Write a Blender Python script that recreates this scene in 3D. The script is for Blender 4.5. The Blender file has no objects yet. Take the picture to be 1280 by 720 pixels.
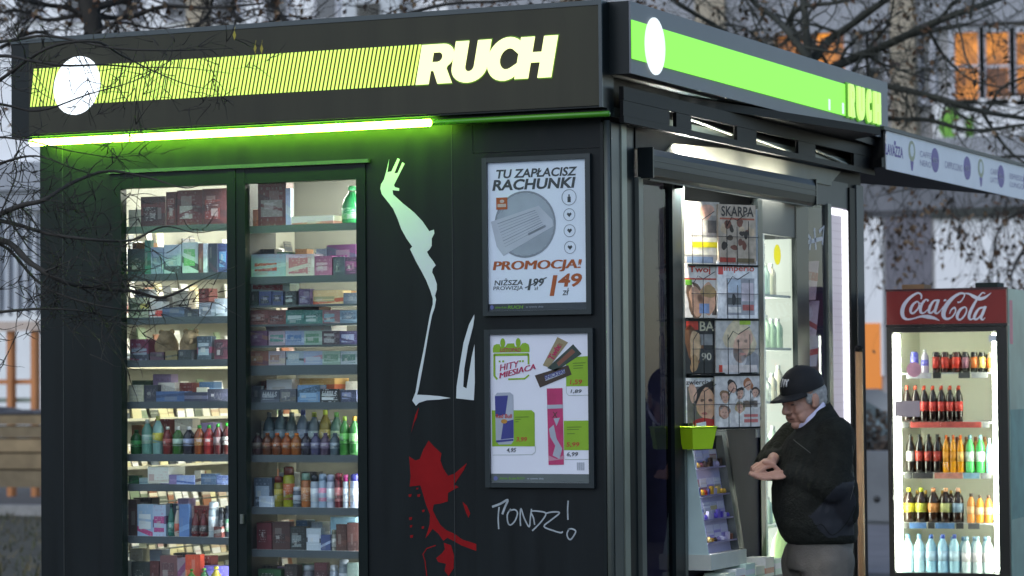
import bpy, bmesh, math, random
from mathutils import Vector, Matrix
from mathutils.bvhtree import BVHTree
random.seed(7)
R = math.radians
SC = bpy.context.scene
COL = SC.collection
# ------------------------------------------------------------------ camera
F_PX, YAW, PITCH, ROLL = 3540.0, -0.4220, 0.03257, -0.00897
CAM = Vector((4.3134, -10.5663, 1.62))
cy, sy, cp, sp = math.cos(YAW), math.sin(YAW), math.cos(PITCH), math.sin(PITCH)
FWD = Vector((sy*cp, cy*cp, sp)); RT0 = Vector((cy, -sy, 0)); UP0 = RT0.cross(FWD)
RT = math.cos(ROLL)*RT0 + math.sin(ROLL)*UP0
UP = -math.sin(ROLL)*RT0 + math.cos(ROLL)*UP0
cd = bpy.data.cameras.new('camera'); cam = bpy.data.objects.new('camera', cd); COL.objects.link(cam)
cd.sensor_width = 36; cd.lens = 36*F_PX/1280; cd.clip_end = 400; cd.clip_start = .1
cam.matrix_world = Matrix(((RT.x, UP.x, -FWD.x, CAM.x), (RT.y, UP.y, -FWD.y, CAM.y), (RT.z, UP.z, -FWD.z, CAM.z), (0, 0, 0, 1)))
cd.dof.use_dof = True; cd.dof.focus_distance = 11.6; cd.dof.aperture_fstop = 4.0
SC.camera = cam
# ------------------------------------------------------------------ world, sun, exposure
W = bpy.data.worlds.new('World'); SC.world = W; W.use_nodes = True
nt = W.node_tree; bg = nt.nodes['Background']
sky = nt.nodes.new('ShaderNodeTexSky'); sky.sky_type = 'NISHITA'; sky.sun_disc = False
SUN_EL, SUN_ROT = 42.0, 195.0
sky.sun_elevation = R(SUN_EL); sky.sun_rotation = R(SUN_ROT); sky.dust_density = 0.6; sky.ozone_density = 1.5
nt.links.new(sky.outputs[0], bg.inputs[0]); bg.inputs[1].default_value = 0.15
sd = bpy.data.lights.new('sun', 'SUN'); sd.energy = 0.9; sd.angle = R(80); sd.color = (1, .96, .92)
so = bpy.data.objects.new('sun', sd); COL.objects.link(so)
so.rotation_euler = (R(90-SUN_EL), 0, R(180-SUN_ROT))
SC.view_settings.view_transform = 'Standard'; SC.view_settings.look = 'None'
SC.view_settings.exposure = 0.45; SC.view_settings.gamma = 1.0
SC.cycles.use_denoising = True
SC.cycles.max_bounces = 8; SC.cycles.transparent_max_bounces = 16
# ------------------------------------------------------------------ measuring helpers
def ray(px, py): return (RT*(px-640) - UP*(py-360))/F_PX + FWD
def onp(px, py, p, n):
    r = ray(px, py); t = (Vector(p)-CAM).dot(Vector(n))/r.dot(Vector(n)); return CAM + r*t
def onY(px, py, Y=0.0): return onp(px, py, (0, Y, 0), (0, 1, 0))
def onX(px, py, X=0.0): return onp(px, py, (X, 0, 0), (1, 0, 0))
def atd(px, py, d): return CAM + ray(px, py)*d
# ------------------------------------------------------------------ materials
MC = {}
def mat(name, col, rough=.6, metal=0., var=.12, scale=8., bump=0., spec=.5, bscale=60., streak=False):
    if name in MC: return MC[name]
    m = bpy.data.materials.new(name); m.use_nodes = True; n = m.node_tree.nodes; l = m.node_tree.links
    b = n['Principled BSDF']; b.inputs['Roughness'].default_value = rough; b.inputs['Metallic'].default_value = metal
    b.inputs['Specular IOR Level'].default_value = spec
    if var > 0:
        tc = n.new('ShaderNodeTexCoord'); nz = n.new('ShaderNodeTexNoise'); nz.inputs['Scale'].default_value = scale; nz.inputs['Detail'].default_value = 5
        if streak:   # rain streaks and dust: long vertical noise, also in the gloss
            mp = n.new('ShaderNodeMapping'); mp.inputs['Scale'].default_value = (5, 5, .35); l.new(tc.outputs['Object'], mp.inputs['Vector']); l.new(mp.outputs[0], nz.inputs['Vector'])
            rr = n.new('ShaderNodeMapRange'); rr.inputs[3].default_value = rough-.14; rr.inputs[4].default_value = rough+.2; l.new(nz.outputs[0], rr.inputs[0]); l.new(rr.outputs[0], b.inputs['Roughness'])
        else: l.new(tc.outputs['Object'], nz.inputs['Vector'])
        mr = n.new('ShaderNodeMapRange'); mr.inputs[3].default_value = 1-var*1.6; mr.inputs[4].default_value = 1+var*1.6
        l.new(nz.outputs[0], mr.inputs[0])
        mx = n.new('ShaderNodeVectorMath'); mx.operation = 'SCALE'; mx.inputs[0].default_value = col[:3]
        l.new(mr.outputs[0], mx.inputs['Scale']); l.new(mx.outputs[0], b.inputs['Base Color'])
    else:
        b.inputs['Base Color'].default_value = (*col[:3], 1)
    if bump > 0:
        tc = n.new('ShaderNodeTexCoord'); nz = n.new('ShaderNodeTexNoise'); nz.inputs['Scale'].default_value = bscale; nz.inputs['Detail'].default_value = 6
        l.new(tc.outputs['Object'], nz.inputs['Vector'])
        bp = n.new('ShaderNodeBump'); bp.inputs['Strength'].default_value = bump; bp.inputs['Distance'].default_value = .01
        l.new(nz.outputs[0], bp.inputs['Height']); l.new(bp.outputs[0], b.inputs['Normal'])
    MC[name] = m; return m
def emat(name, col, s, base=(0, 0, 0)):
    s *= .8
    if name in MC: return MC[name]
    m = bpy.data.materials.new(name); m.use_nodes = True; b = m.node_tree.nodes['Principled BSDF']
    b.inputs['Base Color'].default_value = (*base, 1); b.inputs['Emission Color'].default_value = (*col, 1); b.inputs['Emission Strength'].default_value = s
    MC[name] = m; return m
def gmat(name, tint=(.9, .95, .95), gloss=.08, rough=.02, ior=1.45):
    if name in MC: return MC[name]
    m = bpy.data.materials.new(name); m.use_nodes = True; n = m.node_tree.nodes; l = m.node_tree.links
    n.remove(n['Principled BSDF']); o = n['Material Output']
    t = n.new('ShaderNodeBsdfTransparent'); t.inputs[0].default_value = (*tint, 1)
    g = n.new('ShaderNodeBsdfGlossy'); g.inputs['Roughness'].default_value = rough
    fr = n.new('ShaderNodeFresnel'); fr.inputs[0].default_value = ior
    ad = n.new('ShaderNodeMath'); ad.operation = 'ADD'; ad.inputs[1].default_value = gloss; ad.use_clamp = True
    mx = n.new('ShaderNodeMixShader'); ge = n.new('ShaderNodeNewGeometry'); inv = n.new('ShaderNodeMath'); inv.operation = 'SUBTRACT'; inv.inputs[0].default_value = 1.0; l.new(ge.outputs['Backfacing'], inv.inputs[1])
    mu = n.new('ShaderNodeMath'); mu.operation = 'MULTIPLY'; l.new(fr.outputs[0], ad.inputs[0]); l.new(ad.outputs[0], mu.inputs[0]); l.new(inv.outputs[0], mu.inputs[1]); l.new(mu.outputs[0], mx.inputs[0])
    l.new(t.outputs[0], mx.inputs[1]); l.new(g.outputs[0], mx.inputs[2]); l.new(mx.outputs[0], o.inputs[0])
    MC[name] = m; return m
def pmat(cols, scale=30., rough=.4, stretch=None):
    """printed packaging: ground colour, a band of a second colour, rows of small print; laid out differently on every object"""
    key = 'print_%s_%s' % ('_'.join('%02x%02x%02x' % tuple(int(min(1, max(0, c))*255) for c in k) for k in cols), scale)
    if key in MC: return MC[key]
    m = bpy.data.materials.new(key[:60]); m.use_nodes = True; n = m.node_tree.nodes; l = m.node_tree.links
    b = n['Principled BSDF']; b.inputs['Roughness'].default_value = rough
    def mth(op, a, b_=None, c=None):
        q = n.new('ShaderNodeMath'); q.operation = op
        for k, v in enumerate((a, b_, c)):
            if v is None: continue
            if hasattr(v, 'is_output'): l.new(v, q.inputs[k])
            else: q.inputs[k].default_value = v
        return q.outputs[0]
    tc = n.new('ShaderNodeTexCoord'); oi = n.new('ShaderNodeObjectInfo'); rnd = oi.outputs['Random']
    sx = n.new('ShaderNodeSeparateXYZ'); l.new(tc.outputs['Generated'], sx.inputs[0]); u, v = sx.outputs[0], sx.outputs[2]
    r2 = mth('FRACT', mth('MULTIPLY', rnd, 7.31)); r3 = mth('FRACT', mth('MULTIPLY', rnd, 23.7)); r4 = mth('FRACT', mth('MULTIPLY', rnd, 51.3))
    sl = mth('ADD', v, mth('MULTIPLY', mth('SUBTRACT', u, .5), mth('MULTIPLY', mth('SUBTRACT', r4, .5), .7)))
    lo = mth('MULTIPLY', r2, .55); hi = mth('ADD', lo, mth('ADD', mth('MULTIPLY', r3, .25), .14))
    band = mth('MULTIPLY', mth('GREATER_THAN', sl, lo), mth('LESS_THAN', sl, hi))
    cb = n.new('ShaderNodeCombineXYZ'); l.new(mth('MULTIPLY', u, 9.), cb.inputs[0]); l.new(mth('FLOOR', mth('MULTIPLY', v, mth('ADD', 5., mth('MULTIPLY', r2, 6.)))), cb.inputs[1]); l.new(mth('MULTIPLY', rnd, 99.), cb.inputs[2])
    nz = n.new('ShaderNodeTexNoise'); nz.inputs['Scale'].default_value = 1.6; nz.inputs['Detail'].default_value = 1; l.new(cb.outputs[0], nz.inputs['Vector'])
    row = mth('LESS_THAN', mth('FRACT', mth('MULTIPLY', v, mth('ADD', 5., mth('MULTIPLY', r2, 6.)))), .5)
    edge = mth('MULTIPLY', mth('GREATER_THAN', u, .1), mth('LESS_THAN', u, .9))
    pr = mth('MULTIPLY', mth('MULTIPLY', row, edge), mth('GREATER_THAN', nz.outputs[0], .56)); pr = mth('MULTIPLY', pr, mth('ADD', .18, mth('MULTIPLY', r3, .45)))
    def mix(f, a, c):
        q = n.new('ShaderNodeMix'); q.data_type = 'RGBA'; l.new(f, q.inputs['Factor'])
        for k, x in (('A', a), ('B', c)):
            sk = [i_ for i_ in q.inputs if i_.name == k and i_.type == 'RGBA'][0]
            if hasattr(x, 'is_output'): l.new(x, sk)
            else: sk.default_value = (*x, 1)
        return [o for o in q.outputs if o.type == 'RGBA'][0]
    c3 = cols[2] if len(cols) > 2 else tuple(min(1, x*1.7+.05) for x in cols[1])
    col = mix(band, cols[0], cols[1]); col = mix(pr, col, c3)
    pu = mth('ADD', .08, mth('MULTIPLY', r3, .4)); pv = mth('ADD', .05, mth('MULTIPLY', r4, .45))
    pic = mth('MULTIPLY', mth('MULTIPLY', mth('GREATER_THAN', u, pu), mth('LESS_THAN', u, mth('ADD', pu, mth('ADD', .18, mth('MULTIPLY', r2, .3))))), mth('MULTIPLY', mth('GREATER_THAN', v, pv), mth('LESS_THAN', v, mth('ADD', pv, .38))))
    col = mix(mth('MULTIPLY', pic, mth('ADD', .2, mth('MULTIPLY', rnd, .5))), col, tuple((a+c)/2 for a, c in zip(cols[-1], (.45, .43, .38))))
    wn = n.new('ShaderNodeTexNoise'); wn.inputs['Scale'].default_value = 14.; wn.inputs['Detail'].default_value = 4; l.new(tc.outputs['Object'], wn.inputs['Vector'])
    col = mix(mth('MULTIPLY', wn.outputs[0], .25), col, tuple(x*.6 for x in cols[0]))
    l.new(col, b.inputs['Base Color'])
    MC[key] = m; return m
def rgb(h):
    c = [int(h[i:i+2], 16)/255 for i in (0, 2, 4)]
    return tuple((x/12.92 if x < .04045 else ((x+.055)/1.055)**2.4) for x in c)
# ------------------------------------------------------------------ mesh helpers
class MB:
    def __init__(s): s.v = []; s.f = []; s.m = []; s.sm = []
    def add(s, vs, fs, mi=0, smooth=False):
        o = len(s.v); s.v += [tuple(v) for v in vs]; s.f += [tuple(o+i for i in f) for f in fs]
        s.m += [mi]*len(fs); s.sm += [smooth]*len(fs); return s
    def box(s, a, b, mi=0):
        x0, x1 = sorted((a[0], b[0])); y0, y1 = sorted((a[1], b[1])); z0, z1 = sorted((a[2], b[2]))
        vs = [(x0, y0, z0), (x1, y0, z0), (x1, y1, z0), (x0, y1, z0), (x0, y0, z1), (x1, y0, z1), (x1, y1, z1), (x0, y1, z1)]
        return s.add(vs, [(0, 3, 2, 1), (4, 5, 6, 7), (0, 1, 5, 4), (1, 2, 6, 5), (2, 3, 7, 6), (3, 0, 4, 7)], mi)
    def prism(s, pts, thick, mi=0):
        """pts: 3D loop; thick: offset vector to the back"""
        n = len(pts); t = Vector(thick); vs = [Vector(p) for p in pts] + [Vector(p)+t for p in pts]
        fs = [tuple(range(n)), tuple(range(2*n-1, n-1, -1))] + [(i, n+i, n+(i+1) % n, (i+1) % n) for i in range(n)]
        return s.add(vs, fs, mi)
    def tube(s, pts, rad, k=6, mi=0, smooth=True):
        pts = [Vector(p) for p in pts]; n = len(pts)
        if not hasattr(rad, '__len__'): rad = [rad]*n
        vs = []; fs = []; pu = None
        for i, p in enumerate(pts):
            d = (pts[min(i+1, n-1)]-pts[max(i-1, 0)]).normalized()
            if pu is None: pu = d.orthogonal().normalized()
            u = (pu - d*pu.dot(d)); u = u.normalized() if u.length > 1e-6 else d.orthogonal().normalized()
            pu = u; w = d.cross(u)
            for j in range(k):
                a = 2*math.pi*j/k; vs.append(p + (u*math.cos(a)+w*math.sin(a))*rad[i])
        for i in range(n-1):
            for j in range(k):
                fs.append((i*k+j, i*k+(j+1) % k, (i+1)*k+(j+1) % k, (i+1)*k+j))
        fs.append(tuple(range(k-1, -1, -1))); fs.append(tuple(range((n-1)*k, n*k)))
        return s.add(vs, fs, mi, smooth)
    def lathe(s, prof, c=(0, 0, 0), k=12, mi=0, smooth=True, sy=1.):
        """prof: (r, z) pairs, bottom to top"""
        c = Vector(c); vs = []; fs = []; n = len(prof)
        for r, z in prof:
            for j in range(k):
                a = 2*math.pi*j/k; vs.append(c+Vector((r*math.cos(a), r*sy*math.sin(a), z)))
        for i in range(n-1):
            for j in range(k): fs.append((i*k+j, i*k+(j+1) % k, (i+1)*k+(j+1) % k, (i+1)*k+j))
        fs.append(tuple(range(k-1, -1, -1))); fs.append(tuple(range((n-1)*k, n*k)))
        return s.add(vs, fs, mi, smooth)
    def ell(s, c, r, M=None, nu=16, nv=10, mi=0):
        c = Vector(c); M = M or Matrix.Identity(3); vs = [c+M@Vector((0, 0, r[2]))]; fs = []
        for i in range(1, nv):
            t = math.pi*i/nv
            for j in range(nu):
                a = 2*math.pi*j/nu
                vs.append(c+M@Vector((r[0]*math.sin(t)*math.cos(a), r[1]*math.sin(t)*math.sin(a), r[2]*math.cos(t))))
        vs.append(c-M@Vector((0, 0, r[2]))); L = len(vs)-1
        for j in range(nu): fs.append((0, 1+j, 1+(j+1) % nu)); fs.append((L, L-nu+(j+1) % nu, L-nu+j))
        for i in range(nv-2):
            for j in range(nu):
                a = 1+i*nu+j; b = 1+i*nu+(j+1) % nu; fs.append((a, a+nu, b+nu, b))
        return s.add(vs, fs, mi, True)
    def cap(s, p, q, r0, r1, k=12, mi=0):
        p, q = Vector(p), Vector(q); d = (q-p).normalized(); pts = []; rad = []
        for t in (1., .9, .65, .33): pts.append(p-d*r0*t); rad.append(r0*math.sqrt(max(0, 1-t*t))+1e-4)
        pts.append(p); rad.append(r0); pts.append(q); rad.append(r1)
        for t in (.33, .65, .9, 1.): pts.append(q+d*r1*t); rad.append(r1*math.sqrt(max(0, 1-t*t))+1e-4)
        return s.tube(pts, rad, k, mi)
    def mesh(s, name):
        me = bpy.data.meshes.new(name); me.from_pydata(s.v, [], s.f)
        me.polygons.foreach_set('material_index', s.m); me.polygons.foreach_set('use_smooth', s.sm)
        me.update(); return me
def link(name, me, mats=None, parent=None, loc=None, kind=None):
    o = bpy.data.objects.new(name, me); COL.objects.link(o)
    if mats is not None and me is not None:
        if len(me.materials): me.materials.clear()
        for m in (mats if isinstance(mats, (list, tuple)) else [mats]): me.materials.append(m)
    if parent: o.parent = parent
    if loc is not None: o.location = loc
    if kind: o['kind'] = kind
    return o
def build(name, mb, mats, parent=None, loc=None, kind=None): return link(name, mb.mesh(name), mats, parent, loc, kind)
def tag(o, label, cat, group=None):
    o['label'] = label; o['category'] = cat
    if group: o['group'] = group
    return o
def thing(name, label, cat, loc=(0, 0, 0), rz=0, group=None):
    o = bpy.data.objects.new(name, None); COL.objects.link(o); o.location = loc; o.rotation_euler = (0, 0, rz)
    o.empty_display_size = .1
    return tag(o, label, cat, group)
def bx(name, a, b, m, parent=None, **k): return build(name, MB().box(a, b), m, parent, **k)
def fix_normals(me):
    b = bmesh.new(); b.from_mesh(me); bmesh.ops.recalc_face_normals(b, faces=b.faces); b.to_mesh(me); b.free()
# planes to draw flat print on: (u, v, d) -> world
def PL(y0): return lambda u, v, d=0.: Vector((u, y0-d, v))
def PR(x0): return lambda u, v, d=0.: Vector((x0+d, u, v))
def poly(mb, P, pts, d0, d1, mi=0):
    """flat cut-out of depth d1-d0 on plane P (concave loops allowed)"""
    from mathutils.geometry import tessellate_polygon
    n = len(pts); vs = [P(u, v, d1) for u, v in pts] + [P(u, v, d0) for u, v in pts]
    tri = tessellate_polygon([[Vector((u, v, 0)) for u, v in pts]])
    ar = sum(pts[i][0]*pts[(i+1) % n][1]-pts[(i+1) % n][0]*pts[i][1] for i in range(n))
    fs = []
    for t in tri:
        a, b, c = (Vector((*pts[i], 0)) for i in t)
        fs.append(t if (b-a).cross(c-a).z > 0 else (t[0], t[2], t[1]))
    for i in range(n):
        j = (i+1) % n
        fs.append((i, n+i, n+j, j) if ar > 0 else (j, n+j, n+i, i))
    return mb.add(vs, fs, mi)
def rect(mb, P, u0, u1, v0, v1, d0, d1, mi=0): return poly(mb, P, [(u0, v0), (u1, v0), (u1, v1), (u0, v1)], d0, d1, mi)
def ring(mb, P, cu, cv, ru, rv, w, d0, d1, mi=0, n=28):
    vs = []; fs = []
    for i in range(n):
        a = 2*math.pi*i/n; c, s = math.cos(a), math.sin(a)
        vs += [P(cu+ru*c, cv+rv*s, d1), P(cu+(ru-w)*c, cv+(rv-w)*s, d1)]
    for i in range(n): j = (i+1) % n; fs.append((2*i, 2*j, 2*j+1, 2*i+1))
    return mb.add(vs, fs, mi)
def disc(mb, P, cu, cv, ru, rv, d0, d1, mi=0, n=28, sh=0.):
    return poly(mb, P, [(cu+ru*math.cos(2*math.pi*i/n)+sh*rv*math.sin(2*math.pi*i/n), cv+rv*math.sin(2*math.pi*i/n)) for i in range(n)], d0, d1, mi)
def ribbon(mb, P, pts, ws, d, mi=0):
    """brush stroke: polyline with widths"""
    n = len(pts); q = [Vector(p) for p in pts]
    if not hasattr(ws, '__len__'): ws = [ws]*n
    vs = []
    for i in range(n):
        t = (q[min(i+1, n-1)]-q[max(i-1, 0)]); t = t.normalized() if t.length > 0 else Vector((1, 0))
        nn = Vector((-t.y, t.x))*ws[i]*.5
        a = q[i]+nn; b = q[i]-nn; vs += [P(a.x, a.y, d), P(b.x, b.y, d)]
    return mb.add(vs, [(2*i, 2*i+1, 2*i+3, 2*i+2) for i in range(n-1)], mi)
def smooth_line(pts, n=4):
    """Catmull-Rom through the points"""
    if len(pts) < 3: return [Vector(p) for p in pts]
    P = [Vector(p) for p in pts]; out = []
    for i in range(len(P)-1):
        a = P[max(i-1, 0)]; b = P[i]; c = P[i+1]; d = P[min(i+2, len(P)-1)]
        for k in range(n):
            t = k/n; out.append(.5*((2*b)+(c-a)*t+(2*a-5*b+4*c-d)*t*t+(3*b-a-3*c+d)*t*t*t))
    out.append(P[-1]); return out
TC = {}
def text(mb, P, s, u0, u1, v0, v1, d, mi=0, bold=.03, sh=0.):
    """letters fitted into a box on plane P"""
    if bold < 0:   # heavy strokes by printing the word twice, slightly apart
        text(mb, P, s, u0-(u1-u0)*.008, u1-(u1-u0)*.008, v0, v1, d, mi, 0., sh); return text(mb, P, s, u0+(u1-u0)*.008, u1+(u1-u0)*.008, v0, v1, d+.0002, mi, 0., sh)
    key = (s, bold)
    if key not in TC:
        cu = bpy.data.curves.new('lettering', 'FONT'); cu.body = s; cu.size = 1; cu.offset = bold*.62; cu.resolution_u = 3
        ob = bpy.data.objects.new('lettering', cu); COL.objects.link(ob); bpy.context.view_layer.update()
        dg = bpy.context.evaluated_depsgraph_get(); me = bpy.data.meshes.new_from_object(ob.evaluated_get(dg))
        vs = [(v.co.x, v.co.y) for v in me.vertices]; fs = [tuple(p.vertices) for p in me.polygons]
        bpy.data.objects.remove(ob); bpy.data.meshes.remove(me); bpy.data.curves.remove(cu); TC[key] = (vs, fs)
    vs, fs = TC[key]
    if not vs: return mb
    x0 = min(v[0] for v in vs); x1 = max(v[0] for v in vs); y0 = min(v[1] for v in vs); y1 = max(v[1] for v in vs)
    H = v1-v0; Wd = (u1-u0)-abs(sh)*H; out = []
    for x, y in vs:
        ty = (y-y0)/max(1e-6, y1-y0); u = u0+(x-x0)/max(1e-6, x1-x0)*Wd+sh*H*ty; out.append(P(u, v0+ty*H, d))
    return mb.add(out, fs, mi)

# ------------------------------------------------------------------ shared materials
WALL = mat('kiosk_paint', (.0046, .0076, .0090), .42, spec=.2, var=.34, scale=3., bump=.05, bscale=220, streak=True)
TRIM = mat('dark_trim', (.006, .010, .011), .35, spec=.22, var=.1)
BLACK = mat('black_metal', (.003, .0034, .004), .5, spec=.12, var=.1)
ALU = mat('aluminium_profile', (.13, .145, .13), .45, .6, var=.12)
GREYP = mat('sign_grey', (.115, .125, .145), .45, var=.06, scale=5)
TAUPE = mat('sign_taupe', (.040, .040, .027), .55, var=.3, scale=1.6, spec=.2, streak=True)
GLASS = gmat('window_glass', (.92, .95, .95), .035, .16, ior=1.45)
GLASS2 = gmat('service_glass', (.75, .75, .82), .02, ior=1.16)
GLASS3 = gmat('fridge_glass', (.95, .97, .96), .01, ior=1.12)
SHELF = mat('shelf_white', (.50, .52, .50), .5, var=.05)
LIP = mat('shelf_lip', (.075, .092, .105), .45, var=.15)
WHITE = mat('white_print', (.72, .75, .76), .5, var=.03)
CREAM = mat('interior_cream', (.62, .60, .48), .6, var=.06)
GROUND = mat('asphalt', (.060, .060, .058), .9, var=.3, scale=3, bump=.4, bscale=40)

# ------------------------------------------------------------------ ground
g = MB(); g.add([(-150, -60, 0), (150, -60, 0), (150, 200, 0), (-150, 200, 0)], [(0, 1, 2, 3)])
build('ground', g, GROUND, kind='structure')
g = MB(); g.add([(-40, 6, .004), (-8.4, 6, .004), (-10.5, 18.9, .004), (-40, 18.9, .004)], [(0, 1, 2, 3)])
build('grass_verge', g, mat('worn_turf', (.045, .042, .026), .95, var=.5, scale=2.5, bump=.6, bscale=30), kind='structure')
g = MB(); g.box((-40, 18.95, 0), (-9.5, 19.35, .12)); build('kerb', g, mat('kerb_concrete', (.24, .235, .22), .85, var=.2), kind='structure')
g = MB()
for i in range(2600):
    x, y = random.uniform(-16, -8.7), random.uniform(9, 18.8); h = random.uniform(.03, .11); a = random.uniform(0, 6.28); dx, dy = .012*math.cos(a), .012*math.sin(a)
    lx, ly = random.uniform(-.05, .05), random.uniform(-.05, .05)
    g.add([(x-dx, y-dy, .004), (x+dx, y+dy, .004), (x+lx, y+ly, h)], [(0, 1, 2)], random.randrange(2))
build('grass', g, [mat('grass_olive', (.055, .06, .025), .8), mat('grass_straw', (.12, .10, .05), .8)], kind='stuff')

# ================================================================== KIOSK
K = thing('kiosk', 'dark green newspaper kiosk with glowing lime signs and a painted white arm', 'kiosk')
L0 = PL(0.0); LS = PL(-0.12)
def kbox(name, a, b, m, par=K): return bx(name, a, b, m, par)
# --- shell: front wall panels round the two display doors
kbox('wall_panel', (-2.717, .0, 0), (-2.335, .05, 2.70), WALL)
kbox('wall_panel', (-1.098, .0, 0), (-.602, .05, 2.70), WALL)
kbox('wall_panel', (-.600, -.004, 0), (-.03, .05, 2.555), WALL)
kbox('wall_panel', (-.600, .0, 2.557), (-.03, .05, 2.70), WALL)
kbox('wall_panel', (-2.335, .0, 2.535), (-1.098, .05, 2.70), WALL)
kbox('plinth', (-2.335, .0, 0), (-1.098, .05, .22), TRIM)
kbox('side_lining', (-2.6895, .06, .17), (-2.685, 2.29, 2.69), mat('lining_grey', (.28, .28, .24), .6))
w = MB().box((-2.717, .05, 0), (-2.69, 3.42, 2.75)); build('side_wall', w, WALL, K)
w = MB().box((-2.69, 3.39, 0), (-.03, 3.42, 2.75)); build('back_wall', w, WALL, K)
kbox('roof', (-2.74, -.02, 2.88), (.10, 3.5, 2.94), BLACK)
kbox('floor_plate', (-2.69, .05, .10), (-.03, 3.39, .16), LIP)
kbox('ceiling', (-2.69, .05, 2.70), (-.03, 3.39, 2.74), CREAM)
kbox('interior_partition', (-.42, .75, .16), (-.36, 3.39, 2.70), mat('partition_grey', (.03, .032, .036), .6))
kbox('interior_partition', (-2.69, 2.30, .16), (-.42, 2.33, 2.70), mat('interior_grey', (.12, .125, .11), .7))
kbox('interior_partition', (-.62, .06, .16), (-.60, 2.30, 2.70), CREAM)
# ceiling tubes inside (lit)
IN_LAMP = emat('fluorescent', (1.0, .97, .86), 38.0)
for y0 in (.62, 1.25, 1.9):
    kbox('ceiling_lamp', (-2.45, y0, 2.655), (-.8, y0+.09, 2.695), IN_LAMP)
kbox('panel_joint', (-2.600, -.0015, .05), (-2.596, .001, 2.68), mat('joint_dark', (.012, .016, .017), .5))
kbox('panel_joint', (-.700, -.0015, .05), (-.697, .001, 2.68), MC['joint_dark'])
# --- display doors
DX = (-2.335, -2.292, -1.762, -1.720, -1.718, -1.675, -1.141, -1.098)
DF = mat('door_frame', (.006, .011, .011), .4, var=.1, spec=.15)
for k, (a, b, c, d) in enumerate(((DX[0], DX[1], DX[2], DX[3]), (DX[4], DX[5], DX[6], DX[7]))):
    f = MB().box((a, -.012+.004*k, .22), (b, .035, 2.533)); f.box((c, -.012+.004*k, .22), (d, .035, 2.533))
    f.box((b, -.010+.004*k, 2.470), (c, .033, 2.533)); f.box((b, -.010+.004*k, .22), (c, .033, .34))
    fr = build('display_door', f, DF, K)
    bx('glass_pane', (b+.001, .010, .341), (c-.001, .014, 2.469), GLASS, fr)
    if k == 1: bx('lock', (b-.025, -.022, 1.02), (b-.012, -.008, 1.06), ALU, fr)
kbox('door_track', (-2.36, -.02, 2.537), (-1.075, -.002, 2.552), mat('track_green', (.03, .05, .03), .35))
# --- shelves behind the doors: (left end, right end, y of the top edge, y of the lip's lower edge)
SH_L = [282, 342, 396.5, 450, 502, 568, 605.5, 671, 737]
SH_R = [281, 345, 381, 405, 431.5, 456.5, 503, 569, 634.5, 688, 740]
def zl(px, py): return onY(px, py, .06).z
def add_shelf(x0, x1, z, dep, th=.030):
    s = MB().box((x0, .058, z-.006), (x1, .058+dep, z)); sh = build('shelf', s, SHELF, K)
    bx('shelf_lip', (x0, .046, z-th), (x1, .0565, z+.001), LIP, sh)
    return z
ZL = [add_shelf(-2.36, -1.76, zl(220, y), .26) for y in SH_L]
ZR = []
for i, y in enumerate(SH_R):
    z = zl(380, y)
    if 2 <= i <= 4: kb = add_shelf(-1.70, -1.12, z, .20, .008)
    elif i == 5: kb = add_shelf(-1.70, -1.12, z, .24, .042)
    else: kb = add_shelf(-1.70, -1.12, z, .26)
    ZR.append(kb)
kbox('shelf_upright', (-1.757, .05, .2), (-1.712, .33, 2.5), mat('upright_dark', (.02, .025, .025), .5))
for z in (2.28, 2.05, 1.82, 1.70, 1.52, 1.36, 1.20, .98): kbox('led_spot', (-1.790, .31, z-.03), (-1.772, .33, z+.03), emat('led_spot_light', (1, .95, .9), 1.6))  # glowing spots of a vertical LED strip behind the goods
STRIP = emat('fill_strip_light', (.95, .97, 1.0), 58.0)  # added strips, hidden behind the stiles, light the fronts of the goods
kbox('hidden_fill_strip', (-1.772, .062, .36), (-1.764, .080, 2.45), STRIP)
kbox('hidden_fill_strip', (-1.126, .062, .36), (-1.118, .080, 2.45), STRIP)
# --- front sign: box, dark end, stripes, disc, letters, tube
S = build('sign_box', MB().box((-2.788, -.115, 2.708), (.027, .0, 3.138)), TRIM, K)
bx('sign_panel', (-2.692, -.1215, 2.716), (.014, -.1155, 3.118), TAUPE, S)
tr = MB().box((-2.788, -.124, 3.119), (.027, -.116, 3.139)); tr.box((.015, -.127, 2.708), (.029, -.116, 3.1385))
build('sign_trim', tr, mat('sign_trim', (.03, .045, .05), .35), S)
SIGNW = emat('sign_disc_light', (.80, .90, 1.0), 2.0)
SIGNG = emat('sign_stripe_light', (.66, 1.0, .15), 1.35)
m = MB(); p0 = (.0187); n = 101; sl = .035; za, zb = 2.838, 3.004
for i in range(n):
    u = -2.690+i*p0; q = [(u, za), (u+.0098, za), (u+.0098+sl, zb), (u+sl, zb)]
    if i == 0: q = [(u+.006, za), (u+.0115, za), (u+.0115+sl*.9, zb), (u+sl*.75, zb)]
    poly(m, LS, q, .0016, .0045)
build('stripe_band', m, SIGNG, S, kind='stuff')
c = onY(97, 107, -.12)
build('sign_disc', disc(MB(), LS, c.x, c.z, .117, .127, .0016, .009, sh=.10), SIGNW, S)
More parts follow.
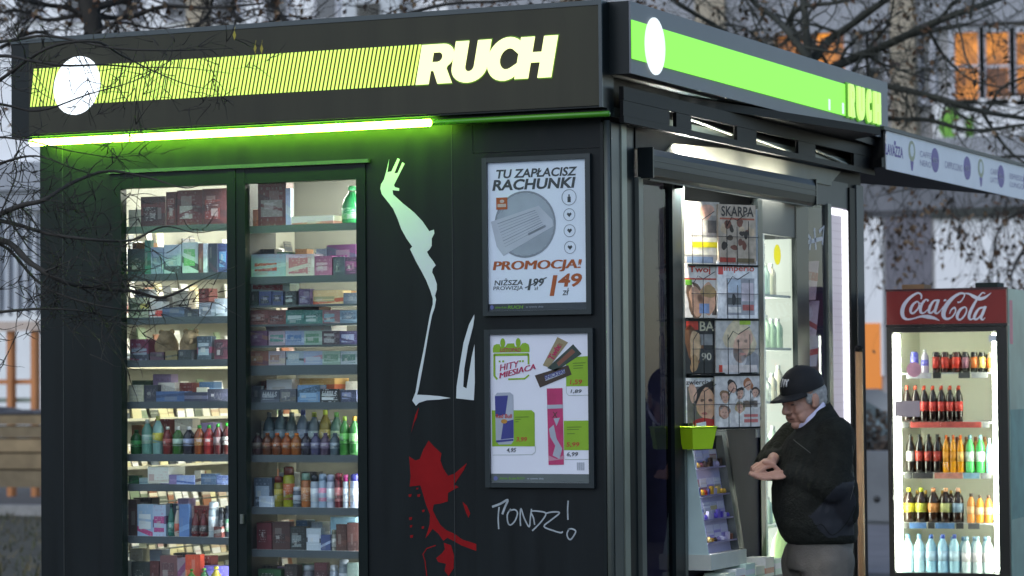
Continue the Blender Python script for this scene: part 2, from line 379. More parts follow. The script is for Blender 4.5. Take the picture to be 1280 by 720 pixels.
# RUCH, heavy slanted capitals traced as outlines (unit height)
def arc(cx_, cy_, rx, ry, a0, a1, n=10): return [(cx_+rx*math.cos(R(a0+(a1-a0)*i/n)), cy_+ry*math.sin(R(a0+(a1-a0)*i/n))) for i in range(n+1)]
LET = {
 'R': ([(0, 0), (.29, 0), (.29, .33), (.36, .33), (.50, 0), (.82, 0), (.64, .38)] + arc(.50, .69, .27, .31, -55, 90) + [(0, 1)],
       [(.29, .55)] + [(.42, .55)] + arc(.42, .67, .10, .12, -90, 90, 6) + [(.29, .79)]),
 'U': ([(0, 1), (0, .36)] + arc(.38, .36, .38, .385, 180, 360, 14) + [(.76, 1), (.48, 1), (.48, .38)] + arc(.38, .37, .10, .12, 0, -180, 8) + [(.28, 1)], None),
 'C': (arc(.46, .5, .46, .52, 52, 308, 22) + [(.742, .38)] + arc(.50, .5, .20, .25, 300, 60, 14)[0:] + [(.742, .60)], None),
 'H': ([(0, 0), (.29, 0), (.29, .375), (.50, .375), (.50, 0), (.79, 0), (.79, 1), (.50, 1), (.50, .625), (.29, .625), (.29, 1), (0, 1)], None)}
def letter(P, ch, u0, u1, v0, v1, sh, d0, d1, mb):
    out, hole = LET[ch]; wmax = max(p[0] for p in out); H = v1-v0; Wd = u1-u0-sh*H
    f = lambda p: (u0+p[0]/wmax*Wd+p[1]*H*sh, v0+p[1]*H)
    if hole:   # cut the bowl open with a hairline so that the loop stays simple
        i = len(out)-1; loop = out[:-1] + [(0, 1)] + [(0, .66)] + [(.29, .66)] + [(.29, .79)] + list(reversed(hole))[1:-1] + [(.29, .55), (.29, .655), (0, .655)]
        out = loop
    return poly(mb, P, [f(p) for p in out], d0, d1)
SIGNL = emat('sign_letter_light', (.93, 1.0, .46), 1.5)
GEDGE = emat('letter_edge_glow', (.16, .42, .01), .5)
for ch, a, b in (('R', (450, 340), (619, 172)), ('U', (585, 331), (752, 158)), ('C', (723, 325), (872, 149)), ('H', (845, 317), (1018, 141))):
    pa = onY(380+a[0]/3.2, a[1]/3.2, -.12); pb = onY(380+b[0]/3.2, b[1]/3.2, -.12)
    lo = build('letter', letter(LS, ch, pa.x, pb.x, pa.z, pb.z, .19, .003, .010, MB()), SIGNL, S)
    build('letter_edge', letter(LS, ch, pa.x-.005, pb.x+.005, pa.z-.005, pb.z+.005, .19, .0014, .0026, MB()), GEDGE, lo)
# green tubes under the sign
TUBE = emat('green_tube_light', (.34, 1.0, .05), 75.0)
def hz_tube(x0, x1, y, z, r): return MB().tube([(x0, y, z), (x0+.004, y, z), (x1-.004, y, z), (x1, y, z)], [r*.6, r, r, r*.6], 12)
build('light_tube', hz_tube(-2.700, -2.283, -.100, 2.682, .0150), TUBE, K)
build('light_tube', hz_tube(-2.275, -.745, -.100, 2.682, .0150), TUBE, K)
build('unlit_tube', hz_tube(-.738, .05, -.100, 2.682, .012), mat('green_plastic', (.05, .22, .008), .3), K)
kbox('tube_batten', (-2.70, -.075, 2.690), (.03, -.03, 2.7075), TRIM)
# --- corner column
cc = MB().box((-.0295, -.012, 0), (-.017, .05, 2.66)); build('corner_strip', cc, TRIM, K)
build('corner_strip', MB().tube([(-.003, -.006, 0), (-.003, -.006, 2.665)], .013, 12), ALU, K)
kbox('corner_panel', (-.012, .02, 0), (.006, .115, 2.66), mat('column_grey', (.05, .06, .055), .4))
kbox('corner_strip', (-.012, .117, 0), (.012, .172, 2.66), mat('column_light', (.20, .22, .18), .4, .3))
kbox('corner_panel', (-.02, .174, 0), (-.004, .295, 2.66), TRIM)
# --- service side (plane x = 0)
P0 = PR(0.0)
kbox('service_frame', (-.03, .297, 0), (.014, .345, 2.455), ALU)
kbox('service_frame', (-.03, .692, 0), (.010, .800, 2.455), TRIM)
kbox('service_frame', (-.03, .802, 0), (.012, .832, 2.455), ALU)
kbox('side_glass', (-.012, .347, .1), (-.006, .690, 2.45), GLASS2)
kbox('side_backing', (-.30, .30, .1), (-.28, .74, 2.45), mat('reflection_violet', (.085, .078, .115), .5, var=.5, scale=4))  # violet tone stands in for reflections in the side glass
kbox('side_backing', (-.28, .694, .1), (-.032, .70, 2.45), MC['reflection_violet'])
kbox('service_frame', (-.03, 1.80, 0), (.008, 1.865, 2.455), TRIM)
kbox('service_frame', (-.03, 2.345, 0), (.012, 2.525, 2.47), TRIM)
kbox('service_header', (-.03, .834, 2.46), (.004, 2.343, 2.57), TRIM)
kbox('inner_header', (-.34, .834, 2.30), (-.32, 1.80, 2.46), mat('inner_header', (.02, .022, .024), .5))
kbox('counter_panel', (-.03, .834, 0), (-.002, 1.80, 1.40), mat('counter_violet', (.030, .025, .037), .6, var=.25, spec=.1))
kbox('counter_top', (-.34, .80, 1.40), (.03, 1.80, 1.43), TRIM)
kbox('rear_frame', (-.03, 2.845, 0), (.010, 2.90, 2.48), ALU)
kbox('rear_frame', (-.03, 3.20, 0), (.012, 3.30, 2.58), BLACK)
kbox('rear_frame', (-.03, 3.302, 0), (.016, 3.42, 2.60), mat('rear_post', (.05, .055, .06), .5))
kbox('rear_header', (-.03, 2.527, 2.472), (.003, 3.198, 2.60), mat('rear_header', (.03, .033, .032), .5))
kbox('rear_glass', (-.012, 2.527, .1), (-.006, 2.843, 2.47), GLASS2)
lp = kbox('light_panel', (-.02, 2.902, .1), (-.004, 3.198, 2.47), emat('led_panel', (.66, .64, .80), .50))
bx('light_edge', (-.0035, 3.105, .1), (.004, 3.190, 2.462), emat('led_panel_edge', (.93, .92, 1.0), 1.6), lp)
bx('light_edge', (-.0035, 2.905, 2.43), (.004, 3.103, 2.465), emat('led_panel_edge', (.93, .92, 1.0), 1.6), lp)
ln = MB()
for i in range(52): ln.box((-.0036, 2.906, .4+i*.039), (-.001, 3.100, .404+i*.039))
build('light_louvre', ln, emat('louvre_glow', (.58, .56, .70), .48), lp, kind='stuff')
# shutter housing: hollow trough with a rounded front, added fill tubes hidden inside
hs = MB(); prof = [(.048, 2.448), (.060, 2.462), (.066, 2.50), (.066, 2.545), (.056, 2.572), (.050, 2.570), (.060, 2.545), (.060, 2.502), (.054, 2.468), (.044, 2.456)]
hs.prism([(x, .335, z) for x, z in prof], (0, 2.15, 0)); me = hs.mesh('shutter_housing'); fix_normals(me)
HS = link('shutter_housing', me, mat('housing_grey', (.018, .021, .019), .45, .1, spec=.25), K)
bx('housing_cap', (.0, .322, 2.45), (.068, .333, 2.578), TRIM, HS); bx('housing_cap', (.0, 2.487, 2.45), (.068, 2.50, 2.578), TRIM, HS)
for z in (2.495, 2.522): bx('housing_rib', (.0662, .336, z), (.0685, 2.484, z+.003), mat('rib_grey', (.035, .04, .037), .5), HS)
bx('housing_lip', (.040, .336, 2.442), (.050, 2.484, 2.4475), mat('rib_grey', (.035, .04, .037), .5), HS)
lt = MB()
for y0 in (1.0, 1.65): lt.tube([(.030, y0, 2.505), (.030, y0+.5, 2.505)], .010, 8)
build('hidden_fill_lamp', lt, emat('hidden_fill_tube', (1, .97, .85), 170.0), HS)  # added tubes, out of sight, light the man and board
build('hidden_fill_lamp', MB().tube([(.030, .74, 2.505), (.030, .93, 2.505)], .012, 8), emat('hidden_fill_tube_bright', (1, .97, .87), 4200.0), HS)  # added strong tube, out of sight, brightens the magazine covers
bx('added_baffle', (.0, .722, 2.43), (.047, .730, 2.569), TRIM, HS)  # added baffle, keeps the hidden tube's light off the side backing
# cream board above it
cb = MB(); poly(cb, PR(.0), [(.61, 2.572), (.70, 2.621), (1.37, 2.648), (3.055, 2.652), (2.905, 2.589), (2.905, 2.572)], .0045, .012); build('fascia_board', cb, mat('fascia_cream', (.22, .215, .17), .6), K)
kbox('upper_wall', (-.03, .02, 2.662), (.0, 3.42, 2.88), BLACK)
kbox('upper_wall', (-.03, .297, 2.575), (.0015, 3.42, 2.660), BLACK)
# lattice beam with three openings below the side sign
bm_ = MB(); xb = .07
bm_.box((xb-.02, .0, 2.745), (xb, 3.45, 2.80)); bm_.box((xb-.02, .0, 2.655), (xb, 3.45, 2.682))
for a, b in ((0, .52), (.60, .78), (1.36, 1.62), (2.22, 2.48), (3.10, 3.45)): bm_.box((xb-.018, a, 2.683), (xb-.002, b, 2.744))
build('lattice_beam', bm_, BLACK, K)
gb = mat('gutter_green', (.035, .05, .042), .4)
kbox('gutter', (.004, .02, 2.682), (.02, 3.4, 2.72), gb)
for (y0, z0, y1, z1) in ((.80, 2.742, 1.38, 2.712), (1.60, 2.720, 2.25, 2.690), (2.45, 2.735, 3.10, 2.690)):
    build('truss_bar', MB().tube([(.033, y0, z0), (.033, y1, z1)], .006, 6), mat('bright_bar', (.55, .55, .45), .4), K)
# soffit and eave lip
sf = MB().prism([(-.02, .0, 2.802), (-.06, .43, 2.802), (.31, 2.76, 2.802), (.12, 2.95, 2.802), (.09, 3.42, 2.802), (-.6, 3.42, 2.802), (-.6, .0, 2.802)], (0, 0, .036)); me = sf.mesh('soffit'); fix_normals(me); link('soffit', me, BLACK, K)
# side sign
Sd = build('sign_box', MB().box((-.05, -.045, 2.845), (.112, 3.53, 3.138)), TRIM, K)
PS = PR(.12)
bx('sign_panel', (.1125, -.043, 2.846), (.120, 3.528, 3.1375), GREYP, Sd)
SIDEG = emat('side_band_light', (.27, 1.0, .075), 1.0)
bd = rect(MB(), PS, -.040, onX(1055, 105.6, .12).y, 2.905, 3.061, .0012, .006); build('sign_band', bd, SIDEG, Sd)
cdk = onX(816.5, 58, .12); build('sign_disc', disc(MB(), PS, cdk.y, cdk.z, .112, .118, .0062, .010), emat('side_disc_light', (.78, .9, .95), 1.15), Sd)
ys = [1055.8, 1066, 1078, 1086.5, 1098]
SIDEL = emat('side_letter_light', (.55, 1.0, .22), 1.1)
for ch, a, b in zip('RUCH', ys[:-1], ys[1:]):
    ya = onX(a, 130, .12).y+.026; yb = onX(b, 130, .12).y-.026
    build('letter', letter(PS, ch, ya, yb, 2.905, 3.066, .0, .010, .022, MB()), SIDEL, Sd)
    build('letter_edge', letter(PS, ch, ya-.020, yb+.020, 2.898, 3.073, .0, .0012, .009, MB()), emat('side_edge_glow', (.08, .34, .02), .8), Sd)
for px_ in (1034, 1051):
    u = onX(px_, 135, .12).y; m = rect(MB(), PS, u, u+.03, 2.912, 2.965, .0062, .0072)
    build('band_scuff', m, emat('scuff_light', (.8, .95, 1), .9), Sd)
# canopy running on past the kiosk with the coffee banner on its edge
cn = MB().prism([(.135, 3.36, 2.69), (.135, 7.6, 2.69), (.10, 5.9, 2.69), (-.32, 4.5, 2.69), (-.75, 3.44, 2.69)], (0, 0, .05)); me = cn.mesh('canopy'); fix_normals(me); CN = link('canopy', me, BLACK, K)
cr_ = MB().box((.10, 3.36, 2.882), (.150, 7.6, 2.90)); build('canopy_edge', cr_, mat('drip_edge', (.03, .032, .034), .5), K)
cf = MB().box((-.9, 3.43, 2.70), (-.03, 3.5, 2.88)); build('canopy_beam', cf, BLACK, K)
bx('canopy_end', (-.03, 3.40, 2.69), (.134, 3.424, 2.88), BLACK, K)
bx('canopy_post', (.04, 7.5, 0), (.10, 7.58, 2.69), BLACK, K)
PB = PR(.135); BN = bx('banner', (.1352, 3.425, 2.683), (.141, 7.6, 2.882), mat('banner_white', (.84, .83, .86), .5, var=.04), K)
PB = PR(.141)
VIO = mat('coffee_violet', (.12, .07, .32), .5); PALE = mat('coffee_pale', (.33, .30, .46), .5); OLV = mat('glass_olive', (.34, .35, .22), .5)
def by(px): return onX(px, 215, .141).y
def bt(s, a, b, v0, v1, mt, sh=0., bold=.0): build('lettering', text(MB(), PB, s, by(a), by(b), v0, v1, .0012, bold=bold, sh=sh), mt, BN)
bt('LAVAZZA', 1107, 1129, 2.757, 2.815, VIO, bold=.05); build('print_mark', rect(MB(), PB, by(1118), by(1120), 2.818, 2.838, 0, .0012), VIO, BN)
for (a, b, s1, s2) in ((1150, 1164, 'CAFFE', 'NERO'), (1238, 1249, 'CAFFE', 'LATTE'), (1262, 1279, 'ESPRESSO', 'LUNGO')):
    bt(s1, a, b, 2.790, 2.822, PALE); bt(s2, a, b, 2.742, 2.774, PALE)
bt('CAPPUCCINO', 1181, 1203, 2.762, 2.800, PALE)
for a in (1169, 1209, 1251, 1283, 1312, 1345):
    o = disc(MB(), PB, by(a), 2.79, .075, .066, .0, .0014); d_ = build('print_oval', o, VIO, BN)
    build('lettering', text(MB(), PB, 'MENU', by(a)-.05, by(a)+.05, 2.776, 2.804, .0022), PALE, d_)
for a in (1140, 1226):
    o = disc(MB(), PB, by(a), 2.808, .062, .055, .0, .0013); e_ = build('print_glass', o, OLV, BN)
    build('print_foam', disc(MB(), PB, by(a), 2.812, .034, .034, .0014, .002), WHITE, e_)
    poly(MB(), PB, [(0, 0), (1, 0), (0, 1)], 0, 1)
    build('print_stem', poly(MB(), PB, [(by(a)-.03, 2.755), (by(a)-.012, 2.705), (by(a)+.012, 2.705), (by(a)+.03, 2.755)], 0, .0012), VIO, e_)
# showcase behind the man: a lit glazed cabinet in the service side
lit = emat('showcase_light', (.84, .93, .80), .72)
kbox('showcase_back', (-.16, 1.867, .1), (-.15, 2.343, 2.285), emat('showcase_fill_glow', (.95, 1.0, .90), 7.0))  # unseen back made to glow, added light for the man's face and hands
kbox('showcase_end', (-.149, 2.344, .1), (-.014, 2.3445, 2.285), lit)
kbox('showcase_header', (-.03, 1.867, 2.29), (.006, 2.343, 2.455), mat('showcase_header', (.035, .04, .04), .5))
kbox('showcase_glass', (-.012, 1.90, .1), (-.006, 2.34, 2.285), GLASS3)
kbox('showcase_frame', (-.02, 1.867, .1), (.004, 1.898, 2.288), mat('showcase_frame', (.62, .66, .58), .4))
for z in (2.0, 1.75, 1.50, 1.22, .92): kbox('showcase_shelf', (-.148, 1.90, z), (-.02, 2.34, z+.012), SHELF)
build('round_sticker', disc(MB(), P0, 2.105, 2.20, .048, .048, -.005, -.003), gmat('sticker_film', (.95, .82, .04), .0, ior=1.05), K)
# --- mural, stencilled on the wall (flat paint)
PM = PL(.0005)
MW = mat('mural_white', (.50, .54, .58), .5, var=.04); MR = mat('mural_red', (.21, .006, .008), .6, var=.2, spec=.1)
def px2(pts, ox, oy, s): return [(lambda q: (q.x, q.z))(onY(ox+x/s, oy+y/s, 0)) for x, y in pts]
Z4 = (465, 190, 2.182)
arm = [(46, 19), (42, 55), (53, 53), (70, 17), (76, 20), (61, 58), (70, 57), (83, 28), (89, 32), (66, 78), (60, 90), (63, 96), (74, 99), (74, 106), (56, 104), (58, 116), (84, 140), (115, 165), (137, 188), (150, 207), (156, 216), (169, 212), (170, 222), (163, 236), (163, 256), (157, 266), (150, 272), (156, 284), (165, 295), (174, 309), (166, 318), (164, 328), (170, 340), (177, 360), (177, 375), (172, 392), (175, 402), (171, 425), (164, 445), (155, 490), (145, 550), (136, 600), (127, 648), (123, 662), (150, 663), (185, 666), (215, 671), (185, 675), (150, 677), (128, 684), (120, 692), (110, 678), (119, 655), (128, 600), (140, 545), (150, 490), (158, 445), (166, 415), (166, 400), (160, 380), (148, 350), (135, 325), (120, 298), (104, 265), (110, 258), (95, 237), (80, 210), (70, 182), (58, 155), (45, 138), (27, 115), (23, 100), (25, 88), (33, 75), (40, 50), (38, 45)]
arm = [p for p in arm if p != (38, 45)]
arm[0] = (47, 19)
build('mural_arm', poly(MB(), PM, px2(arm, *Z4), .0, .0015), MW, K)
leg = [(281, 440), (265, 470), (250, 520), (240, 580), (231, 640), (230, 672), (278, 677), (281, 620), (284, 560), (283, 510), (272, 560), (258, 645), (249, 640), (252, 590), (262, 530), (276, 475)]
build('mural_skirt', poly(MB(), PM, px2(leg, *Z4), .0, .0015), MW, K)
Z5 = (500, 490, 3.13)
maple = [(112, 190), (135, 215), (162, 240), (158, 268), (170, 300), (188, 328), (215, 318), (262, 278), (250, 305), (212, 362), (230, 372), (205, 385), (188, 395), (187, 428), (160, 436), (132, 440), (128, 462), (142, 492), (158, 520), (180, 540), (215, 556), (245, 578), (285, 590), (312, 600), (318, 628), (280, 615), (240, 600), (205, 580), (185, 570), (170, 582), (152, 556), (128, 535), (110, 560), (100, 572), (116, 520), (118, 480), (102, 440), (92, 405), (80, 365), (38, 370), (42, 330), (36, 252), (60, 268), (78, 262), (92, 225)]
mm = MB(); poly(mm, PM, px2(maple, *Z5), .0, .0015)
poly(mm, PM, px2([(172, 590), (200, 600), (212, 640), (210, 690), (190, 720), (175, 700), (180, 672), (150, 665), (142, 650), (165, 630), (176, 615)], *Z5), .0, .0015)
poly(mm, PM, px2([(245, 430), (262, 445), (275, 475), (268, 492), (258, 470)], *Z5), .0, .0015)
poly(mm, PM, px2([(74, 60), (66, 100), (56, 120), (44, 158), (60, 90)], *Z5), .0, .0015)
for (x, y, a) in ((40, 405, 6), (92, 465, 5), (42, 495, 6), (44, 525, 5), (90, 530, 5), (46, 565, 6), (74, 405, 6), (68, 378, 4)): poly(mm, PM, px2([(x-a, y-a*.7), (x+a, y-a), (x+a*.6, y+a*.8), (x-a*.8, y+a)], *Z5), .0, .0015)
ribbon(mm, PM, px2([(140, 600), (105, 612), (90, 635), (98, 660), (105, 720)], *Z5), .004, .0014)
build('mural_splash', mm, MR, K)
CH = mat('chalk_tag', (.30, .34, .36), .8, var=.3, scale=30)
mm = MB(); Z8 = (605, 615, 10.24)
PT = PL(-.0042)
for i, st in enumerate(([(110, 190), (215, 150), (310, 100), (275, 190), (240, 285)], [(200, 190), (188, 330), (195, 475)], [(350, 215), (305, 290), (315, 395), (350, 420), (405, 365), (435, 270), (400, 225), (330, 240)], [(475, 435), (470, 320), (480, 210), (520, 330), (585, 445), (600, 330), (615, 215)], [(655, 420), (640, 330), (610, 250), (700, 245), (800, 275), (730, 390), (625, 495)], [(790, 275), (880, 255), (975, 265), (870, 355), (775, 440), (900, 495), (990, 520), (1015, 505)], [(1085, 110), (1078, 230), (1082, 355)], [(1100, 470), (1070, 530), (1085, 590), (1120, 605), (1165, 545), (1180, 495), (1130, 470), (1085, 480)])):
    ribbon(mm, PT, smooth_line(px2(st, *Z8), 4), .0062 if i else .009, .0006+.0002*i)
build('chalk_tag', mm, CH, K)

# ================================================================== POSTERS
def poster(px0, px1, label):
    a = onY(*px0, -.004); b = onY(*px1, -.004); t = thing('poster_frame', label, 'poster', (a.x, -.006, b.z))
    Wd, H = b.x-a.x, a.z-b.z; f = MB()
    f.box((-.022, -.020, -.020), (.0, 0, H+.020)); f.box((Wd, -.020, -.020), (Wd+.022, 0, H+.020)); f.box((0, -.019, H), (Wd, 0, H+.020)); f.box((0, -.019, -.020), (Wd, 0, 0))
    build('frame', f, mat('poster_frame', (.022, .030, .033), .3, .2), t)
    sh = bx('sheet', (0, -.008, 0), (Wd, -.001, H), mat('poster_paper', (.68, .75, .84), .55, var=.05, scale=4), t)
    bx('cover_glass', (.0005, -.0130, .0005), (Wd-.0005, -.0125, H-.0005), gmat('poster_glass', (.97, .98, .98), .01), t)
    return t, sh, Wd, H
t1, s1, W1, H1 = poster((610.8, 203.8), (735.3, 386.6), 'framed white poster reading TU ZAPLACISZ RACHUNKI with orange PROMOCJA price')
def mkP(Wd, H, zw, zh, ox, oy):
    """(zoom px) -> sheet coordinates"""
    def c(x, y): return ((x-ox)/zw*Wd, H-(y-oy)/zh*H)
    return c
c1 = mkP(W1, H1, 437, 665, 42, 25)
PP = PL(-.0)  # sheet-local plane, print lies on the sheet
def PPr(u, v, d=0.): return Vector((u, -.0085-d, v))
INK = mat('ink_dark', (.045, .055, .06), .6); ORG = mat('ink_orange', (.36, .085, .018), .6); INKM = mat('ink_grey', (.22, .25, .29), .6); INKL = mat('ink_pale', (.33, .37, .42), .6)
def ptxt(par, c, s, x0, x1, y0, y1, mt, bold=.03, sh=0., d=.0004):
    a = c(x0, y1); b = c(x1, y0); build('lettering', text(MB(), PPr, s, a[0], b[0], a[1], b[1], d, bold=bold, sh=sh), mt, par)
ptxt(s1, c1, 'TU ZAPŁACISZ', 75, 442, 58, 98, INK, .045, .2)
ptxt(s1, c1, 'RACHUNKI', 62, 434, 103, 152, INK, .055, .2)
ptxt(s1, c1, 'PROMOCJA!', 62, 456, 468, 520, ORG, -1, .2)
ptxt(s1, c1, 'NIŻSZA', 68, 200, 545, 576, INK, .03, .15); ptxt(s1, c1, 'PROWIZJA', 62, 198, 580, 602, INK, .01, .12)
ptxt(s1, c1, '1', 216, 236, 550, 600, INK, .04, .2); ptxt(s1, c1, '99', 238, 292, 548, 584, INK, .04, .2); ptxt(s1, c1, 'zł', 246, 264, 584, 600, INK, .0, .1)
ptxt(s1, c1, '1', 314, 350, 536, 628, ORG, .05, .2); ptxt(s1, c1, '49', 348, 462, 530, 590, ORG, .05, .2); ptxt(s1, c1, 'zł', 370, 402, 594, 626, INK, .01, .2)
mm = MB(); ribbon(mm, PPr, [c1(205, 590), c1(302, 545)], .004, .0008); build('print_line', mm, INK, s1)
mm = MB(); q = c1(208, 306); disc(mm, PPr, q[0], q[1], .128, .128, .0, .0003); build('print_disc', mm, mat('ink_disc', (.30, .35, .40), .6, var=.2, scale=6), s1)
mm = MB(); ring(mm, PPr, q[0], q[1], .137, .137, .009, 0, .0006, n=40); build('print_ring', mm, INKM, s1)
bill = [c1(55, 290), c1(270, 225), c1(330, 290), c1(335, 318), c1(150, 420), c1(110, 445), c1(80, 400)]
mm = MB(); poly(mm, PPr, bill, .0003, .0009); bl = build('print_bill', mm, mat('ink_bill', (.42, .46, .52), .6), s1)
mm = MB()
for i in range(9): ribbon(mm, PPr, [c1(85+i*4, 300+i*13), c1(255+i*5, 245+i*9)], .0016 if i % 3 else .003, .0013)
ribbon(mm, PPr, [c1(222, 352), c1(300, 316)], .010, .0013); build('print_line', mm, INKM, bl)
mm = MB(); a = c1(80, 237); b = c1(130, 183); rect(mm, PPr, a[0], b[0], a[1], b[1], .001, .0014); lg = build('print_badge', mm, ORG, s1)
mm = MB(); disc(mm, PPr, *c1(106, 200), .010, .007, .0015, .0018); rect(mm, PPr, c1(86, 0)[0], c1(124, 0)[0], c1(0, 226)[1], c1(0, 212)[1], .0015, .0018); build('print_mark', mm, mat('ink_buff', (.5, .42, .36), .6), lg)
mm = MB(); ribbon(mm, PPr, [c1(100, 237), c1(90, 256)], .002, .0011); ribbon(mm, PPr, [c1(112, 237), c1(104, 252)], .002, .0011); build('print_line', mm, INKM, s1)
for (x, y, r) in ((404, 193, 33), (404, 270, 26), (405, 341, 26), (406, 415, 26)):
    u, v = c1(x, y); rr = r/437*W1; mm = MB(); ring(mm, PPr, u, v, rr, rr, .0028, 0, .0005); ic = build('print_icon', mm, INKM, s1)
    mm = MB()
    if y < 200: rect(mm, PPr, u-.007, u+.007, v-.020, v+.002, 0, .0005); rect(mm, PPr, u-.003, u+.003, v+.002, v+.012, 0, .0005)
    else: poly(mm, PPr, [(u, v-.010), (u+.011, v+.002), (u+.006, v+.009), (u, v+.005), (u-.006, v+.009), (u-.011, v+.002)], 0, .0005)
    build('print_mark', mm, INK, ic)
mm = MB(); rect(mm, PPr, 0.0005, W1-.0005, .0005, .029, 0, .0003); ft = build('print_footer', mm, mat('footer_dark', (.035, .045, .055), .5), s1)
GRN = mat('ink_green', (.12, .30, .015), .6)
mm = MB(); text(mm, PPr, 'RUCH', .085, .155, .008, .021, .0008, bold=.05, sh=.2); build('lettering', mm, GRN, ft)
mm = MB(); text(mm, PPr, 'w rytmie dnia', .165, .245, .009, .018, .0008, sh=.2); build('lettering', mm, INKM, ft)
mm = MB(); text(mm, PPr, 'dobrze, że jest', .028, .082, .008, .020, .0008, sh=.2); build('lettering', mm, GRN, ft)
mm = MB(); disc(mm, PPr, .014, .015, .008, .009, .0004, .0008); build('print_mark', mm, mat('ink_blue', (.12, .14, .35), .6), ft)

t2, s2, W2, H2 = poster((613.8, 418.2), (738.8, 603.8), 'framed poster of monthly hits with energy drink, chocolate bars and pink spray')
s2.data.materials[0] = mat('poster_paper_white', (.76, .76, .84), .55, var=.04, scale=4)
LIME = mat('ink_lime', (.24, .42, .015), .6); MAG = mat('ink_magenta', (.42, .012, .085), .6); RED = mat('ink_red', (.45, .03, .02), .6)
c2 = mkP(W2, H2, 124*7.2, 185.6*7.2, 26, 26)       # zoom of (610,415) at 7.2
def c3(x, y): return c2(x*7.2/5.763+0*0, (480-415)*7.2+y*7.2/5.763)
def pp(par, c, pts, mt, d=.0004, name='print_shape'): mm = MB(); poly(mm, PPr, [c(*p) for p in pts], 0, d); return build(name, mm, mt, par)
cal = pp(s2, c2, [(52, 190), (52, 150), (60, 125), (85, 112), (115, 115), (120, 135), (165, 140), (185, 110), (245, 108), (255, 138), (300, 138), (320, 110), (350, 105), (378, 120), (386, 150), (386, 190)], LIME, name='print_calendar')
for x in (143, 284): mm = MB(); disc(mm, PPr, *c2(x, 103), .011, .019, .0004, .0009, n=16); build('print_peg', mm, LIME, cal)
mm = MB()
for pts, wd in (([(64, 210), (378, 210)], .011), ([(64, 205), (64, 400), (90, 432)], .009), ([(376, 205), (376, 300)], .008), ([(190, 432), (340, 428), (380, 395)], .007)): ribbon(mm, PPr, [c2(*p) for p in pts], wd, .0006)
for x in (112, 145, 300, 325): rect(mm, PPr, *sorted((c2(x-8, 0)[0], c2(x+8, 0)[0])), *sorted((c2(0, 278)[1], c2(0, 262)[1])), 0, .0006)
build('print_line', mm, LIME, cal)
ptxt(s2, c2, 'LISTOPAD', 118, 310, 150, 186, MAG, .03, .1, .0012)
def rtxt(s, x0, x1, y0, y1, rot, mt, d, bold=-1):
    u0, v0 = c2(x0, y1); u1, v1 = c2(x1, y0); k = math.tan(R(rot))
    P = lambda u, v, dd=0.: PPr(u, v+(u-u0)*k, dd)
    mm = MB(); text(mm, P, s, u0, u1, v0, v1, d, bold=bold, sh=.12); build('lettering', mm, mt, s2)
rtxt('HITY', 115, 290, 300, 358, 11, MAG, .0012); rtxt('MIESIĄCA', 110, 446, 372, 440, 13, MAG, .0014)
# price boxes
g1 = pp(s2, c3, [(30, 195), (320, 195), (342, 215), (342, 455), (30, 455)], LIME, name='print_price_box')
pp(s2, c2, [(760, 240), (912, 232), (914, 500), (714, 500), (714, 300)], LIME, name='print_price_box')
pp(s2, c3, [(552, 272), (738, 270), (740, 482), (552, 482)], LIME, name='print_price_box')
mm = MB()
for pts in ([c3(35, 518), c3(320, 515), c3(345, 495), c3(345, 455)], [c2(714, 500), c2(716, 560), c2(735, 582), c2(914, 580)], [c3(555, 548), c3(738, 546)]): ribbon(mm, PPr, pts, .0016, .0006)
build('print_line', mm, mat('ink_greygreen', (.2, .26, .2), .6), s2)
ptxt(s2, c3, '3,99', 205, 288, 388, 425, RED, .03, .15, .0012); ptxt(s2, c3, '4,95', 132, 208, 466, 502, INK, .02, .25, .0012)
ptxt(s2, c2, '1,59', 748, 860, 440, 490, RED, .03, .15, .0012); ptxt(s2, c2, '1,89', 752, 855, 528, 565, INK, .02, .25, .0012)
ptxt(s2, c3, '5,99', 568, 665, 425, 462, RED, .03, .15, .0012); ptxt(s2, c3, '6,99', 568, 655, 495, 530, INK, .02, .25, .0012)
mm = MB()
for (x0, x1, y) in ((200, 300, 245), (200, 240, 262), (200, 225, 279), (575, 680, 318), (575, 660, 335), (575, 630, 365)): ribbon(mm, PPr, [c3(x0, y), c3(x1, y-2)], .0022, .0012)
for (x0, x1, y) in ((775, 890, 295), (780, 870, 318), (780, 865, 340)): ribbon(mm, PPr, [c2(x0, y), c2(x1, y-4)], .0026, .0012)
build('print_line', mm, mat('ink_darkgreen', (.06, .13, .01), .6), s2)
# energy can
BLU = mat('ink_royal', (.035, .04, .22), .5); SIL = mat('ink_silver', (.38, .41, .48), .5)
can = pp(s2, c3, [(54, 88), (70, 68), (165, 66), (188, 85), (190, 410), (170, 440), (80, 442), (58, 415)], SIL, .0008, 'print_can')
pp(can, c3, [(54, 92), (150, 88), (130, 225), (56, 240)], BLU, .0014); pp(can, c3, [(115, 280), (188, 262), (188, 395), (95, 405)], BLU, .0014)
pp(can, c3, [(60, 412), (186, 402), (186, 415), (62, 428)], BLU, .0014)
ptxt(can, c3, 'Red Bull', 60, 178, 222, 252, RED, .03, .1, .0018)
mm = MB(); disc(mm, PPr, *c3(120, 275), .014, .009, .0004, .0018); build('print_mark', mm, mat('ink_amber', (.45, .22, .03), .6), can)
